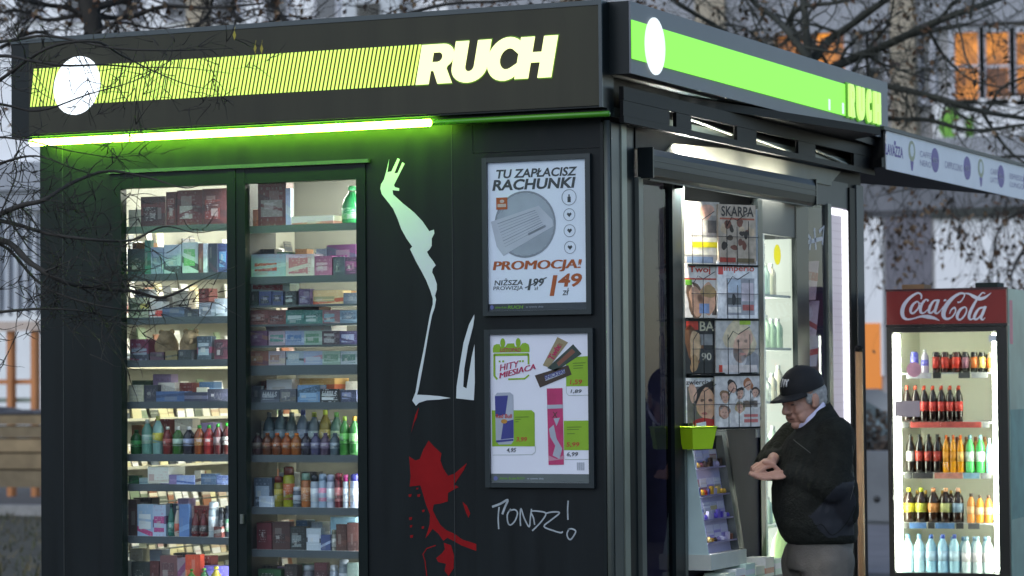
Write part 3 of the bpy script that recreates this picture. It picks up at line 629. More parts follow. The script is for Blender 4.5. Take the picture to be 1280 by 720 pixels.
# chocolate bars
def bar(pts, mt, inner, mi, s, box, rot, tm):
    b_ = pp(s2, c2, pts, mt, .0010, 'print_wrapper'); pp(b_, c2, inner, mi, .0015)
    if s:
        u0, v0 = c2(box[0], box[3]); u1, v1 = c2(box[1], box[2]); P = lambda u, v, dd=0.: PPr(u0+(u-u0)*math.cos(R(rot))-(v-v0)*math.sin(R(rot)), v0+(u-u0)*math.sin(R(rot))+(v-v0)*math.cos(R(rot)), dd)
        mm = MB(); text(mm, P, s, u0, u1, v0, v1, .002, bold=.05); build('lettering', mm, tm, b_)
GOLD = mat('ink_gold', (.30, .24, .13), .5); BRN = mat('ink_brown', (.05, .03, .02), .5); DGR = mat('ink_deepgreen', (.03, .05, .04), .5)
bar([(640, 58), (735, 108), (560, 330), (505, 310)], GOLD, [(655, 110), (690, 125), (610, 260), (580, 250)], mat('ink_tan', (.26, .15, .08), .5), 'Twix', (598, 745, 215, 275), 57, MAG)
bar([(780, 125), (856, 212), (620, 365), (545, 335)], DGR, [(770, 165), (800, 195), (650, 320), (632, 290)], mat('ink_rust', (.20, .07, .04), .5), '', None, 0, None)
bar([(432, 400), (735, 310), (765, 395), (478, 510)], BRN, [(522, 408), (700, 345), (708, 382), (530, 450)], SIL, 'SNICKERS', (528, 716, 402, 440), 17, BLU)
# pink spray can
PNK = mat('ink_pink', (.46, .03, .13), .5, var=.25, scale=14)
sp_ = pp(s2, c3, [(432, 40), (545, 38), (550, 585), (440, 588)], PNK, .0010, 'print_spray')
pp(sp_, c3, [(432, 158), (546, 155), (547, 182), (432, 186)], SIL, .0015)
pp(sp_, c3, [(445, 330), (480, 300), (500, 400), (540, 470), (520, 545), (470, 520), (490, 450), (455, 390)], SIL, .0015)
pp(sp_, c3, [(440, 520), (500, 545), (552, 515), (552, 545), (440, 560)], mat('ink_palepink', (.5, .22, .3), .5), .0013)
ptxt(sp_, c3, 'X', 470, 510, 208, 250, BRN, .02, .1, .0018)
pp(sp_, c3, [(480, 255), (525, 250), (500, 310)], SIL, .0015)
mm = MB()
for i in range(8): ribbon(mm, PPr, [c3(646+i*7, 625), c3(646+i*7, 568)], .0014 if i % 2 else .0026, .0006)
build('print_line', mm, INKM, s2)
mm = MB(); rect(mm, PPr, .0005, W2-.0005, .0005, .036, 0, .0003); ft = build('print_footer', mm, mat('footer_grey', (.10, .12, .12), .5), s2)
mm = MB(); text(mm, PPr, 'dobrze, że jest RUCH', .036, .15, .010, .024, .0008, bold=.03, sh=.2); build('lettering', mm, GRN, ft)
mm = MB(); text(mm, PPr, 'w rytmie dnia', .16, .235, .011, .021, .0008, sh=.2); build('lettering', mm, INKL, ft)
mm = MB(); disc(mm, PPr, .020, .017, .009, .009, .0004, .0008); build('print_mark', mm, mat('ink_blue', (.12, .14, .35), .6), ft)

# ================================================================== GOODS BEHIND THE DISPLAY DOORS
SEEN = {}
def uniq(desc, where, lab_tail):
    k = (desc, where); SEEN[k] = SEEN.get(k, 0)+1
    return SEEN[k]
ORD = ['top', 'second', 'third', 'fourth', 'fifth', 'sixth', 'seventh', 'eighth', 'ninth', 'tenth', 'eleventh']
def prof_bottle(r, h, kind):
    if kind == 'bottle': return [(r*.9, 0), (r, h*.03), (r, h*.30), (r*.95, h*.36), (r, h*.42), (r, h*.62), (r*.88, h*.72), (r*.55, h*.82), (r*.36, h*.88), (r*.33, h*.91)]
    if kind == 'can': return [(r*.82, 0), (r, h*.06), (r, h*.90), (r*.80, h*.97), (r*.80, h)]
    if kind == 'spray': return [(r*.97, 0), (r, h*.02), (r, h*.74), (r*.86, h*.79)]
    if kind == 'jar': return [(r*.95, 0), (r, h*.04), (r, h*.74), (r*.85, h*.80)]
    if kind == 'flask': return [(r*.85, 0), (r, h*.05), (r*1.0, h*.45), (r*.8, h*.65), (r*.4, h*.80), (r*.36, h*.86)]
def vessel(name, label, cat, loc, r, h, kind, body, labelm, capm, group=None, rz=0., k=12, sy=1., M_=None):
    t = thing(name, label, cat, loc, rz, group); p = prof_bottle(r, h, kind)
    build('body', MB().lathe(p, k=k, sy=sy), body, t)
    if kind in ('bottle', 'flask'):
        build('cap', MB().lathe([(r*.40, h*.885), (r*.40, h*.985), (r*.34, h)], k=10), capm, t)
        if labelm: build('label_wrap', MB().lathe([(r*1.01, h*.30), (r*1.012, h*.56)] if kind == 'bottle' else [(r*1.005, h*.12), (r*1.01, h*.42)], k=k, sy=sy), labelm, t)
    elif kind in ('spray', 'jar'):
        build('cap', MB().lathe([(r*.90, h*.79), (r*.88, h*.97), (r*.6, h)], k=k, sy=sy), capm, t)
        if labelm: build('label_wrap', MB().lathe([(r*1.012, h*.18), (r*1.012, h*.58)], k=k, sy=sy), labelm, t)
    elif kind == 'can' and labelm: build('label_wrap', MB().lathe([(r*1.006, h*.22), (r*1.006, h*.75)], k=k, sy=sy), labelm, t)
    return t
def plast(h, rough=.25): return mat('plastic_'+h, rgb(h), rough, var=.05)
def prn(cs, scale=30.): return pmat([tuple(min(.85, x*1.35+.025) for x in rgb(c)) for c in cs.split()], scale)
GOODS = []
def goods(door, sh, rows):
    """each row: x0 x1 ytop kind colours noun [depth offset]"""
    z = (ZL if door == 'L' else ZR)[sh]
    n = {}
    for row in rows: n[row[5]] = n.get(row[5], 0)+1
    c = {}
    for row in rows:
        x0, x1, yt, kind, cols, desc = row[:6]; y0 = row[6] if len(row) > 6 else .085
        zz = z+(row[7] if len(row) > 7 else 0)
        a = onY(x0, yt, y0); b = onY(x1, yt, y0); wd = (b.x-a.x)*.985; h = max(.008, a.z-zz-.001); cx_ = (a.x+b.x)/2
        where = 'on %s shelf behind door %s' % (ORD[sh], 'beside painted arm' if door == 'R' else 'at outer corner')
        c[desc] = c.get(desc, 0)+1
        lab = desc+' '+where
        if n[desc] > 1:
            k = n[desc]-c[desc]; lab = desc+', '+('nearest' if k == 0 else ORD[k]+' nearest')+' to the corner posters, '+where
        words = desc.split(); cat = words[-1]
        cl = cols.split()
        if kind == 'box':
            dep = min(.12, max(.03, wd*.6)); o = tag(build('_'.join(words[-2:]) if False else cat+'_pack' if cat not in ('box', 'pack', 'packet', 'carton') else 'product_'+cat,
                MB().box((-wd/2, 0, 0), (wd/2, dep, h)), prn(cols, random.choice((26., 38., 52.))), loc=(cx_, y0, zz)), lab, cat)
            o.rotation_euler.z = random.uniform(-.14, .14)
            if wd > .05 and h > .05:
                bx('front_print', (-wd*.40, -.0012, h*random.uniform(.12, .3)), (wd*random.uniform(.1, .4), -.0002, h*random.uniform(.55, .85)), prn(' '.join([cl[-1], cl[0], 'c9c7c0']), 60.), o)
            dd = o
        elif kind == 'sheet':
            o = MB(); o.box((-wd/2, 0, 0), (wd/2, .14, .004)); o.box((-wd/2*.9, -.02, .0045), (wd/2*.85, .12, h)); dd = tag(build('paper_stack', o, prn(cols, 12.), loc=(cx_, y0, zz)), lab, cat)
        elif kind == 'plush':
            t = thing('soft_toy', lab, cat, (cx_, y0+.05, zz)); m_ = mat('plush_tan', (.30, .22, .12), .95, var=.4, scale=40, bump=.8, bscale=120)
            build('body', MB().ell((0, 0, h*.45), (wd*.46, .05, h*.46), nu=14, nv=9), m_, t); build('head', MB().ell((wd*.1, -.02, h*.72), (wd*.3, .045, h*.28), nu=12, nv=8), m_, t)
            for s in (-1, 1): build('ear', MB().ell((wd*.1+s*wd*.22, -.02, h*.95), (wd*.1, .015, h*.09), nu=8, nv=6), m_, t)
            dd = t
        else:
            r = wd/2; body = plast(cl[0]); lb = prn(' '.join(cl[1:2]+cl[:1]+['d0d0cc']), 70.) if len(cl) > 1 else None; cp_ = plast(cl[2] if len(cl) > 2 else cl[0])
            nm = {'bottle': 'drink_bottle', 'flask': 'flask_bottle', 'can': 'drink_can', 'spray': 'spray_can', 'jar': 'jar'}[kind]
            dd = vessel(nm, lab, cat, (cx_, y0+r, zz), r, h, kind, body, lb, cp_)
        GOODS.append(dd)
goods('L', 0, [(161, 176, 262, 'box', 'b8b4a0 9a9684', 'pale cream packet'), (176, 206, 246, 'box', '3a1614 5a1c18 241010', 'small dark red carton'), (207, 221, 240, 'box', '4a1a16 301010 6a2a20', 'narrow maroon carton'), (222, 252, 238, 'box', '571d18 3a1210 8a8a7a', 'wide red carton with pale oval'), (253, 286, 236, 'box', '441614 2c0e0e 6d2a22', 'tall wine red carton')])
goods('L', 1, [(160, 181, 311, 'box', '16302f 1f4442 10201f', 'dark teal box'), (181, 188, 300, 'box', '2a6a5a 1a4038', 'slim green box'), (188, 204, 309, 'box', '8090a4 a8b4c0 5a6a80', 'pale blue box'), (204, 227, 306, 'box', '9fb0b8 20242a 8698a4', 'white box with black figures'), (228, 247, 303, 'box', 'a8b8b4 2a3030 5a9a5a', 'white green box with figures'), (248, 254, 304, 'box', '5a3a34 7a4a3a', 'thin brown box'), (254, 259, 304, 'box', '9aa6b0 c0c8d0', 'thin white box'), (260, 272, 304, 'box', '1c2638 39243a 141a28', 'navy box'), (272, 287, 304, 'box', '26305a 3a2a6a 4a7aa0', 'violet blue box')])
goods('L', 2, [(160, 180, 372, 'box', 'b0b89a d8c060 4a5a40', 'mixed green sachets packet'), (180, 203, 377, 'box', 'd8d2c8 d0301c c8c0b8', 'white and red folded leaflet', .12), (203, 230, 384, 'box', '39475c 50607a 2a3444', 'slate blue box'), (230, 248, 386, 'box', '242a34 343c46', 'charcoal box'), (249, 268, 378, 'box', '7a848c a0a8b0 565e66', 'crumpled grey film packet'), (268, 286, 373, 'box', '8a949a 4a565e b0b8c0', 'silver film packet')])
goods('L', 3, [(162, 186, 424, 'box', '6a2440 3a4450 8a94a0', 'magenta grey pouch'), (186, 216, 413, 'plush', '', 'tan fluffy left toy'.replace(' left', ' round')), (217, 246, 412, 'plush', '', 'tan fluffy wide toy'), (187, 205, 440, 'box', '4a2a40 2a1a28', 'plum box', .07), (206, 222, 438, 'box', '6a5a34 3a3424', 'olive box', .07), (222, 240, 437, 'box', '20262c 141a20 8a9298', 'black lettered box', .07), (246, 264, 420, 'box', '30404a 6a2440 8a9aa0', 'dark pouch with magenta top'), (267, 286, 424, 'box', '4a1a2a 2a1420', 'crimson box')])
goods('L', 4, [(160, 180, 481, 'box', 'b8b498 c8c4a8', 'cream card box'), (180, 197, 481, 'box', '20222e 2a2c3a', 'dark navy box'), (198, 218, 478, 'box', 'c0bcae 9a968a', 'open white card box', .12), (196, 230, 489, 'box', '34507a 283c5c', 'blue flat box', .07), (231, 259, 490, 'box', '22243a 5a5a70 181a28', 'navy printed box', .07), (246, 258, 484, 'box', 'b8b8a0 8a8a7a', 'small cream packet', .15), (260, 286, 486, 'box', '262838 343648', 'indigo box')])
goods('L', 5, [(160, 173, 537, 'bottle', '0a5a20 128a30 0a5a20', 'green soda bottle'), (174, 187, 524, 'bottle', '6a9a8a a0b8a8 c0c8c0', 'clear green water bottle'), (188, 200, 520, 'bottle', '7aa09a b0a830 b8b860', 'water bottle with yellow label'), (201, 212, 533, 'bottle', '6a1c18 8a3024 c0c0b8', 'red juice bottle'), (213, 225, 533, 'bottle', '2a5a1c 90a898 d0d0c8', 'green bottle with white label'), (226, 239, 533, 'bottle', '1a1a24 7a84a0 d0d0d0', 'dark bottle with white label'), (240, 252, 531, 'bottle', '7a3a14 a06a1c 2a8a2a', 'amber bottle with yellow label'), (252, 264, 531, 'bottle', '7a1414 a02a24 2a8a2a', 'bright red bottle'), (264, 275, 529, 'bottle', '4a1416 6a5a5a 2a8a2a', 'maroon bottle'), (275, 287, 528, 'bottle', '3a1410 7a7a70 2a8a2a', 'dark brown red bottle')])
goods('L', 6, [(160, 173, 594, 'box', '0f4a2a 1a6a3a', 'green flat box'), (174, 186, 597, 'box', '8aa0a0 6a8488', 'pale grey box'), (186, 216, 583, 'sheet', 'd8d4c0 c0bca8 b02a24', 'white folded paper'), (200, 221, 593, 'box', '7a6a94 8a7aa4 5a4a74', 'lilac box', .07), (221, 242, 594, 'box', '8a9ac0 34508a c0c8d8', 'white blue pill box', .07), (243, 251, 588, 'box', 'b0a890 4a3028', 'cream striped packet'), (251, 269, 592, 'box', '3a506a 5a7088', 'steel blue box'), (270, 287, 594, 'box', '4a5a84 6a7aa0', 'periwinkle box')])
goods('L', 7, [(160, 171, 624, 'box', '3a2824 4a3430 2a1c1a', 'brown tall carton'), (172, 191, 630, 'box', '8fa8c0 b02a6a c8d0dc', 'white blue pad pack with magenta stripe'), (191, 207, 631, 'box', 'a0b0c4 5a2a5a a03a74', 'pale pad pack with purple stripe'), (208, 216, 629, 'flask', '2a6a5c 4a8a7c 1a4a40', 'teal lotion bottle'), (216, 224, 632, 'flask', 'c8b8a8 b04a30 d0c8c0', 'white red lotion bottle'), (224, 236, 630, 'box', '4a6a9a 6a8ab4 34507a', 'blue cream tube'), (237, 247, 637, 'flask', '5a1014 1c1014 6a1418', 'red black shampoo bottle'), (247, 257, 637, 'flask', '541014 181012 6a1418', 'dark red shampoo bottle'), (258, 270, 627, 'spray', 'a8b4b8 c8ccd0 b8c0c4', 'white silver spray can'), (271, 279, 634, 'spray', '181c24 24282c 14181c', 'black slim spray can'), (279, 287, 632, 'spray', '20242c 2a5a3a 181c20', 'black green spray can'), (267, 277, 658, 'box', '5a241c 8a8a84', 'small rust packet', .065)])
goods('L', 8, [(160, 164, 700, 'box', 'a09a88 8a8474', 'thin cream board'), (165, 187, 702, 'box', '14201c 1c2c24', 'black green box'), (187, 199, 701, 'box', '4a1a18 5a2420', 'brick red box'), (200, 221, 694, 'box', '6a4444 7a5050 5a3a3c', 'dusty rose box'), (222, 232, 697, 'box', '8a7a80 7a3a64', 'grey pink box'), (232, 250, 693, 'box', 'b03a18 d0885a c85a2c', 'orange snack packet'), (251, 286, 707, 'box', '5a54a8 7a74c0', 'violet card box', .13), (230, 243, 711, 'flask', '3a7a24 7ab04a 3a8a24', 'green capped bottle', .065), (246, 258, 710, 'flask', '2a6a34 4a8a4a 5aa03a', 'leaf green bottle', .065), (260, 273, 708, 'flask', '9a8a2a c0b05a b0a83a', 'yellow bottle', .065)])
goods('R', 0, [(316, 323, 262, 'box', 'c07a5a a05a3a', 'thin orange packet'), (323, 357, 229, 'box', '5a1e18 3c1412 7a746a', 'dark red carton with pale oval'), (357, 363, 235, 'box', 'a8b4d0 c0c8dc', 'thin white blue box'), (364, 424, 271, 'sheet', 'd8d2bc b06a5a c8c2ac', 'flat magazine sheet', .10), (422, 446, 232, 'flask', '2a8a4a 5aa86a 3a9a5a', 'green dish soap bottle')])
goods('R', 1, [(314, 357, 318, 'box', '8a9aa8 a0aab4 a03a34', 'white box with red swoosh'), (357, 393, 318, 'box', 'b0a0a4 c0b0b8 a05a6a', 'pink white box'), (393, 415, 320, 'box', '7a3a60 8a4a70 a07a94', 'mauve box'), (416, 431, 321, 'box', '2c3240 3a4250', 'slate dark box'), (431, 446, 321, 'box', '3a2440 6a2a5a', 'dark purple box'), (407, 446, 306, 'box', '5a2a54 40485a 7a2a64', 'purple long box', .15, .0)])
goods('R', 2, [(312, 323, 364, 'box', '14241c 1c3428', 'black green pack', .075), (324, 339, 364, 'box', '34406a 2a3454 1a2a34', 'blue pack', .075), (340, 354, 364, 'box', '303c60 3c4a78 1a2430', 'deep blue pack', .075), (355, 371, 364, 'box', '101a1a 1c2a2a 8a9a94', 'black cigar pack', .075), (312, 361, 347, 'box', '8aa09a a0b0ac 8a3034', 'long white teal carton', .12), (373, 388, 361, 'box', '3c2c4c 5a4464 706a80', 'purple grey pack', .075), (389, 428, 363, 'box', 'c0a878 b04a2c d8c8a0 8a8a60', 'cream and red leaflet box', .10), (429, 446, 366, 'box', '48525a 5a646c', 'grey carton', .09)])
PK = [('6a3a34 4a2420 8a6a60', 'red brown cigarette pack'), ('5c2c26 7a4a40 401c18', 'brick cigarette pack'), ('2a6058 4a8078 a0b0aa', 'teal cigarette pack'), ('346a60 24504a 98aaa4', 'sea green cigarette pack'), ('7a5458 94807c 6a8a90', 'grey rose cigarette pack'), ('5a7080 8094a0 46586a', 'grey blue cigarette pack')]
PX_ = (312, 335, 357, 380, 403, 425, 447)
goods('R', 3, [(PX_[i], PX_[i+1], 387.5, 'box', PK[i][0], PK[i][1], .07) for i in range(6)]+[(358, 400, 384, 'box', '4a2420 5a3028', 'flat brown carton', .13)])
PK2 = [('5a3a54 7a5a4a 6a4a64', 'plum cigarette pack'), ('94848c b0a4a8 4a7a70', 'pinkish white cigarette pack'), ('7c88a0 98a4b8 4a6a90', 'bluish white cigarette pack'), ('84988a a0b0a2 50785c', 'pale green cigarette pack'), ('3a2a30 544048 8a8a88', 'black rose cigarette pack'), ('342c50 46406a 8088a0', 'navy violet cigarette pack')]
goods('R', 4, [(PX_[i], PX_[i+1], 413.5, 'box', PK2[i][0], PK2[i][1], .07) for i in range(6)]+[(330, 425, 406.5, 'sheet', 'dcdcd4 c8d0dc d8a09a', 'bright white leaflet', .14)])
PK3 = [('7a4a3a 5a3a44 8a6a4a', 'rusty brown cigarette pack'), ('948a90 a89a8c 8a6a5a', 'dull white cigarette pack'), ('8a98a0 30403c a0aaa8', 'white grey lettered cigarette pack'), ('8a94a8 a4747c a0a8b0', 'white blue lettered cigarette pack'), ('809484 9caea0 5a7a64', 'mint cigarette pack'), ('98a0a4 7c8488 4a6a60', 'silver grey cigarette pack')]
goods('R', 5, [(PX_[i], PX_[i+1], 438.5, 'box', PK3[i][0], PK3[i][1], .07) for i in range(6)])
goods('R', 6, [(314, 326, 482, 'box', '343c44 2a3038', 'dim slate box'), (326, 349, 487, 'box', '3c424e 4e5460 7a808a', 'grey menthol sweets box', .07), (350, 370, 486, 'box', '4a4c54 5c5a54 7a7a74', 'grey brown sweets box', .07), (334, 370, 474, 'sheet', 'e0dccc d4e0e4 dcc0b4', 'pale stack of leaflet', .15), (372, 400, 481, 'box', '5a7a9a 30485a 7a9ab4', 'light blue card box', .07), (400, 424, 486, 'box', '14181c 1e2226 c0c4c4', 'black menthol sweets box', .07), (425, 446, 487, 'box', '2a3048 39405a 7a80a0', 'navy sweets box', .07), (372, 420, 473, 'box', 'b08a4a a04a2a c0a878', 'orange row of packet', .16)])
bt_cols = ['3a2024 5a4a3a 5a5a50', '5a3018 7a4018 8a4a20', '6a3410 8a4a14 c05a18', '84400e 9a5a18 c06a1c', '8a4a10 a0641c c8701c', '1c1a28 3a3850 2a2840', '3a3a5a 6a6a84 4a4a6a', '44344a 6a5a74 5a4a64', '3a4a54 5a6a74 4a5a6a', '2a6a24 4a9a3a 8aa83a', '306a30 6aa05a a07a2a']
bt_n = ['maroon', 'chestnut', 'amber', 'orange', 'bright orange', 'black', 'blue grey', 'plum', 'slate', 'green', 'leaf green']
goods('R', 7, [(313+12.1*i, 325+12.1*i, 541 if i < 9 else 520, 'bottle', bt_cols[i], bt_n[i]+' juice bottle', .075) for i in range(11)]+[(326+14*i, 340+14*i, 515-(i % 2)*3, 'bottle', ['5a7078 7a8a90 9aa4a8', '647a80 8a98a0 a8b0b4', '5a6a6a 707c7c 8a9494', '6a7a8a 8a94a4 5a6ab0', '607078 8a9a9a 90a030', '8a7a30 b09a4a a0b03a', '4a6a5a 8aa07a 5a9a4a'][i], ['clear', 'frosted', 'smoky', 'bluish', 'grey', 'yellowish', 'greenish'][i]+' water bottle', .16) for i in range(7)])
goods('R', 8, [(317, 340, 597, 'box', '3a4858 2a3444 8a98a8', 'grey blue box'), (323, 340, 620, 'box', 'a8b4c4 c0c8d0', 'white zigzag box', .07), (340, 351, 595, 'spray', '7a7414 9a8a1a 6a2018', 'yellow spray can with red cap'), (351, 364, 583, 'spray', '8a8a12 9a4a18 5a241c', 'tall yellow spray can'), (364, 374, 608, 'jar', '4a5460 8a94a0 c8ccd4', 'small grey jar with white cap'), (374, 385, 591, 'spray', '9a5a2a b07a4a 7a9a8a', 'orange brown spray can'), (386, 396, 593, 'spray', 'a4b0bc c0c8d0 1c242c', 'white spray can with black cap'), (396, 406, 592, 'spray', '94a8bc c07a94 8aa0b8', 'pale blue spray can'), (406, 416, 593, 'spray', 'a8b0c0 c4ccd8 8a94b0', 'white spray can with lilac cap'), (416, 426, 591, 'spray', '5a1a22 a05a5a 6a1c28', 'red spray can'), (427, 434, 593, 'spray', 'a4acb8 c4c8d0 9a2a6a', 'white spray can with pink cap'), (435, 447, 592, 'spray', 'a4acc0 c4c8d8 3a3a7a', 'white spray can with blue cap')])
goods('R', 9, [(320, 340, 653, 'box', '5a1a24 6a2430 4a141c', 'dark red box'), (341, 362, 652, 'box', '3a1c18 4a2820 2a1412', 'chocolate brown box'), (363, 382, 658, 'box', '141a1a 202828 6a7474', 'black lettered box'), (383, 401, 660, 'box', '9aa4ac 20242c b0b8c0', 'white and black box'), (401, 413, 668, 'box', '2c3a64 8a98b0 1c2440', 'navy and white box'), (413, 420, 662, 'spray', '8a8a80 a0a098 7a7a6a', 'small pale bottle'), (420, 433, 655, 'box', '3a1c12 4a281a', 'dark brown box'), (434, 447, 653, 'box', '42201a 301612', 'reddish brown box'), (412, 445, 646, 'box', '8ab0c0 b0c4cc 4a8aa0', 'flat white blue box', .14)])
goods('R', 10, [(322, 352, 711, 'box', '0f4a20 1a6a30 0a3014', 'green carton'), (355, 372, 705, 'box', '241a16 342420', 'blackish brown box'), (376, 390, 706, 'jar', '5a5a60 7a8088 a0a8b0', 'grey jar with pale cap'), (393, 408, 703, 'box', '4a1a20 341418', 'crimson dark box'), (410, 420, 706, 'jar', '8a94a0 a0a8b0 c0c4c8', 'white jar'), (421, 433, 699, 'spray', '7a848c a0a8b0 a8b0b8', 'silver spray can'), (434, 447, 703, 'box', '5a6a64 46544e', 'grey green box')])
FC = [('8a94a0 b0b8c0 5a6470', 'pale grey'), ('6a2a28 8a4a44 b0a8a0', 'dull red'), ('3a5a7a 6a8aa8 a8b4c0', 'mid blue'), ('a8a494 c8c4b4 6a5a4a', 'cream'), ('3a5a44 6a8a70 a8b4a4', 'bottle green'), ('7a6a8a a09ab0 4a3a5a', 'lavender'), ('2a2c30 4a4c50 9a9a98', 'near black'), ('9a6a3a c09a5a 5a3a24', 'caramel')]
for door, sh_l, zz_, xs_ in (('L', (1, 2, 4, 5, 7, 8), ZL, (162, 286)), ('R', (1, 2, 6, 7, 8, 9, 10), ZR, (315, 446))):
    for sh in sh_l:
        top_ = ([z for z in zz_ if z > zz_[sh]+.05] or [2.4])[-1]-.035; n_ = 5 if door == 'R' else 4; cols_ = random.sample(FC, n_); x = xs_[0]+random.uniform(0, 8)
        for i in range(n_):
            wpx = random.uniform(13, 24); a = onY(x, 400, .19); b = onY(x+wpx, 400, .19); h = (top_-zz_[sh])*random.uniform(.55, .85)
            o = build('product_box', MB().box((-(b.x-a.x)/2, 0, 0), ((b.x-a.x)/2, .07, h)), prn(cols_[i][0], 30.), loc=((a.x+b.x)/2, .19, zz_[sh]+.001)); o.rotation_euler.z = random.uniform(-.1, .1)
            tag(o, '%s box at the back of %s shelf behind door %s' % (cols_[i][1], ORD[sh], 'beside painted arm' if door == 'R' else 'at outer corner'), 'box'); GOODS.append(o)
            x += wpx+random.uniform(2, (xs_[1]-xs_[0])/n_-14)
# small lettering on a few fronts: the menthol sweets
def sweets(px0, px1, y0, y1, mt):
    a = onY(px0, y1, .068); b = onY(px1, y0, .068)
    return a, b
for gobj in [o for o in GOODS if 'menthol sweets' in o['label']]:
    m_ = gobj.data; xs = [v.co.x for v in m_.vertices]; zs = [v.co.z for v in m_.vertices]
    P = lambda u, v, d=0.: Vector((u, -.0015-d, v)); mm = text(MB(), P, 'HALLS', min(xs)*.8, max(xs)*.8, max(zs)*.45, max(zs)*.85, .0008, bold=.04, sh=.2); build('lettering', mm, mat('print_pale', (.5, .52, .52), .5), gobj)
# magazines in racks along the interior side wall
for r_, z in enumerate((2.16, 1.93, 1.70, 1.46, 1.24, 1.02, .80, .58)):
    rk = thing('magazine_rack', 'row of bright magazines on inside wall, %s row from the top' % ORD[r_], 'rack', (-2.684, .40, z))
    build('ledge', MB().box((0, 0, -.012), (.09, 1.8, 0)), CREAM, rk); build('rail', MB().tube([(.088, 0, .05), (.088, 1.8, .05)], .004, 5), ALU, rk)
    for i in range(22):
        m_ = MB(); hgt = random.uniform(.10, .19); y = .03+i*.080; tl = random.uniform(.01, .05); wd_ = random.uniform(.045, .078)
        m_.prism([(.076, y, .001), (.076, y+wd_, .001), (.030, y+wd_+tl, hgt), (.030, y+tl, hgt)], (-.006, 0, -.003))
        build('magazine', m_, prn(random.choice(['d8d4c8 8a4a3a 50504a', 'c0b890 d8d0c0 6a3a30', '6a7a60 c8c4b8 2a3a30', 'c8c8c4 3a4a5a a84a3a', '8a5a40 d0c8b4 3a2a24', '50564a b0a890 d8d4c4', '2a3038 8a8a80 c8b890', 'd8d8d0 b0a080 7a3030']), 18.), rk)
for i, (z, y) in enumerate(((1.95, 1.9), (1.25, 1.9))):
    bx('back_shelf', (-2.3, 2.05, z), (-.7, 2.295, z+.02), SHELF, K)

# ================================================================== MAGAZINE RACK AT THE SERVICE SIDE
RKA = R(30); du = Vector((math.sin(RKA), math.cos(RKA), 0)); dn = Vector((math.cos(RKA), -math.sin(RKA), 0))
RKO = Vector((.016, .842, 0))
def PRK(u, v, d=0.): return RKO + du*u + dn*d + Vector((0, 0, v))
def rk(px, py): q = onp(px, py, RKO, dn); return (q-RKO).dot(du), q.z
WIRE = mat('wire_dark', (.02, .02, .022), .4, .5)
rkt = thing('wire_magazine_rack', 'tall wire rack holding eight magazines beside the service window', 'rack', (0, 0, 0))
bb = MB(); u1 = rk(945, 400)[0]
rect(bb, PRK, 0, u1+.012, 1.40, 2.36, -.05, -.04); build('back_board', bb, TRIM, rkt)
MAGS = [(855, 898, 253, 329, 'MAGS1'), (895, 941, 257, 330, 'x'), (855, 899, 330, 397, 'x'), (894, 943, 327, 398, 'x'), (855, 899, 399, 467, 'x'), (892, 944, 398, 466, 'x'), (856, 897, 472, 534, 'x'), (891, 946, 468, 537, 'x')]
ML = ['magazine with purple masthead and yellow banner in top row of wire rack', 'magazine headed SKARPA in top row of wire rack', 'magazine with red masthead and two faces in second row of wire rack', 'white magazine with red masthead in second row of wire rack', 'black magazine headed BA with red corner in third row of wire rack', 'magazine with blonde woman cover and lime corner in third row of wire rack', 'magazine with dark haired woman in red in bottom row of wire rack', 'pale magazine with group of people in bottom row of wire rack']
def mp_(name, h, rough=.4): return mat('cover_'+h, rgb(h), rough, var=.38, scale=34)
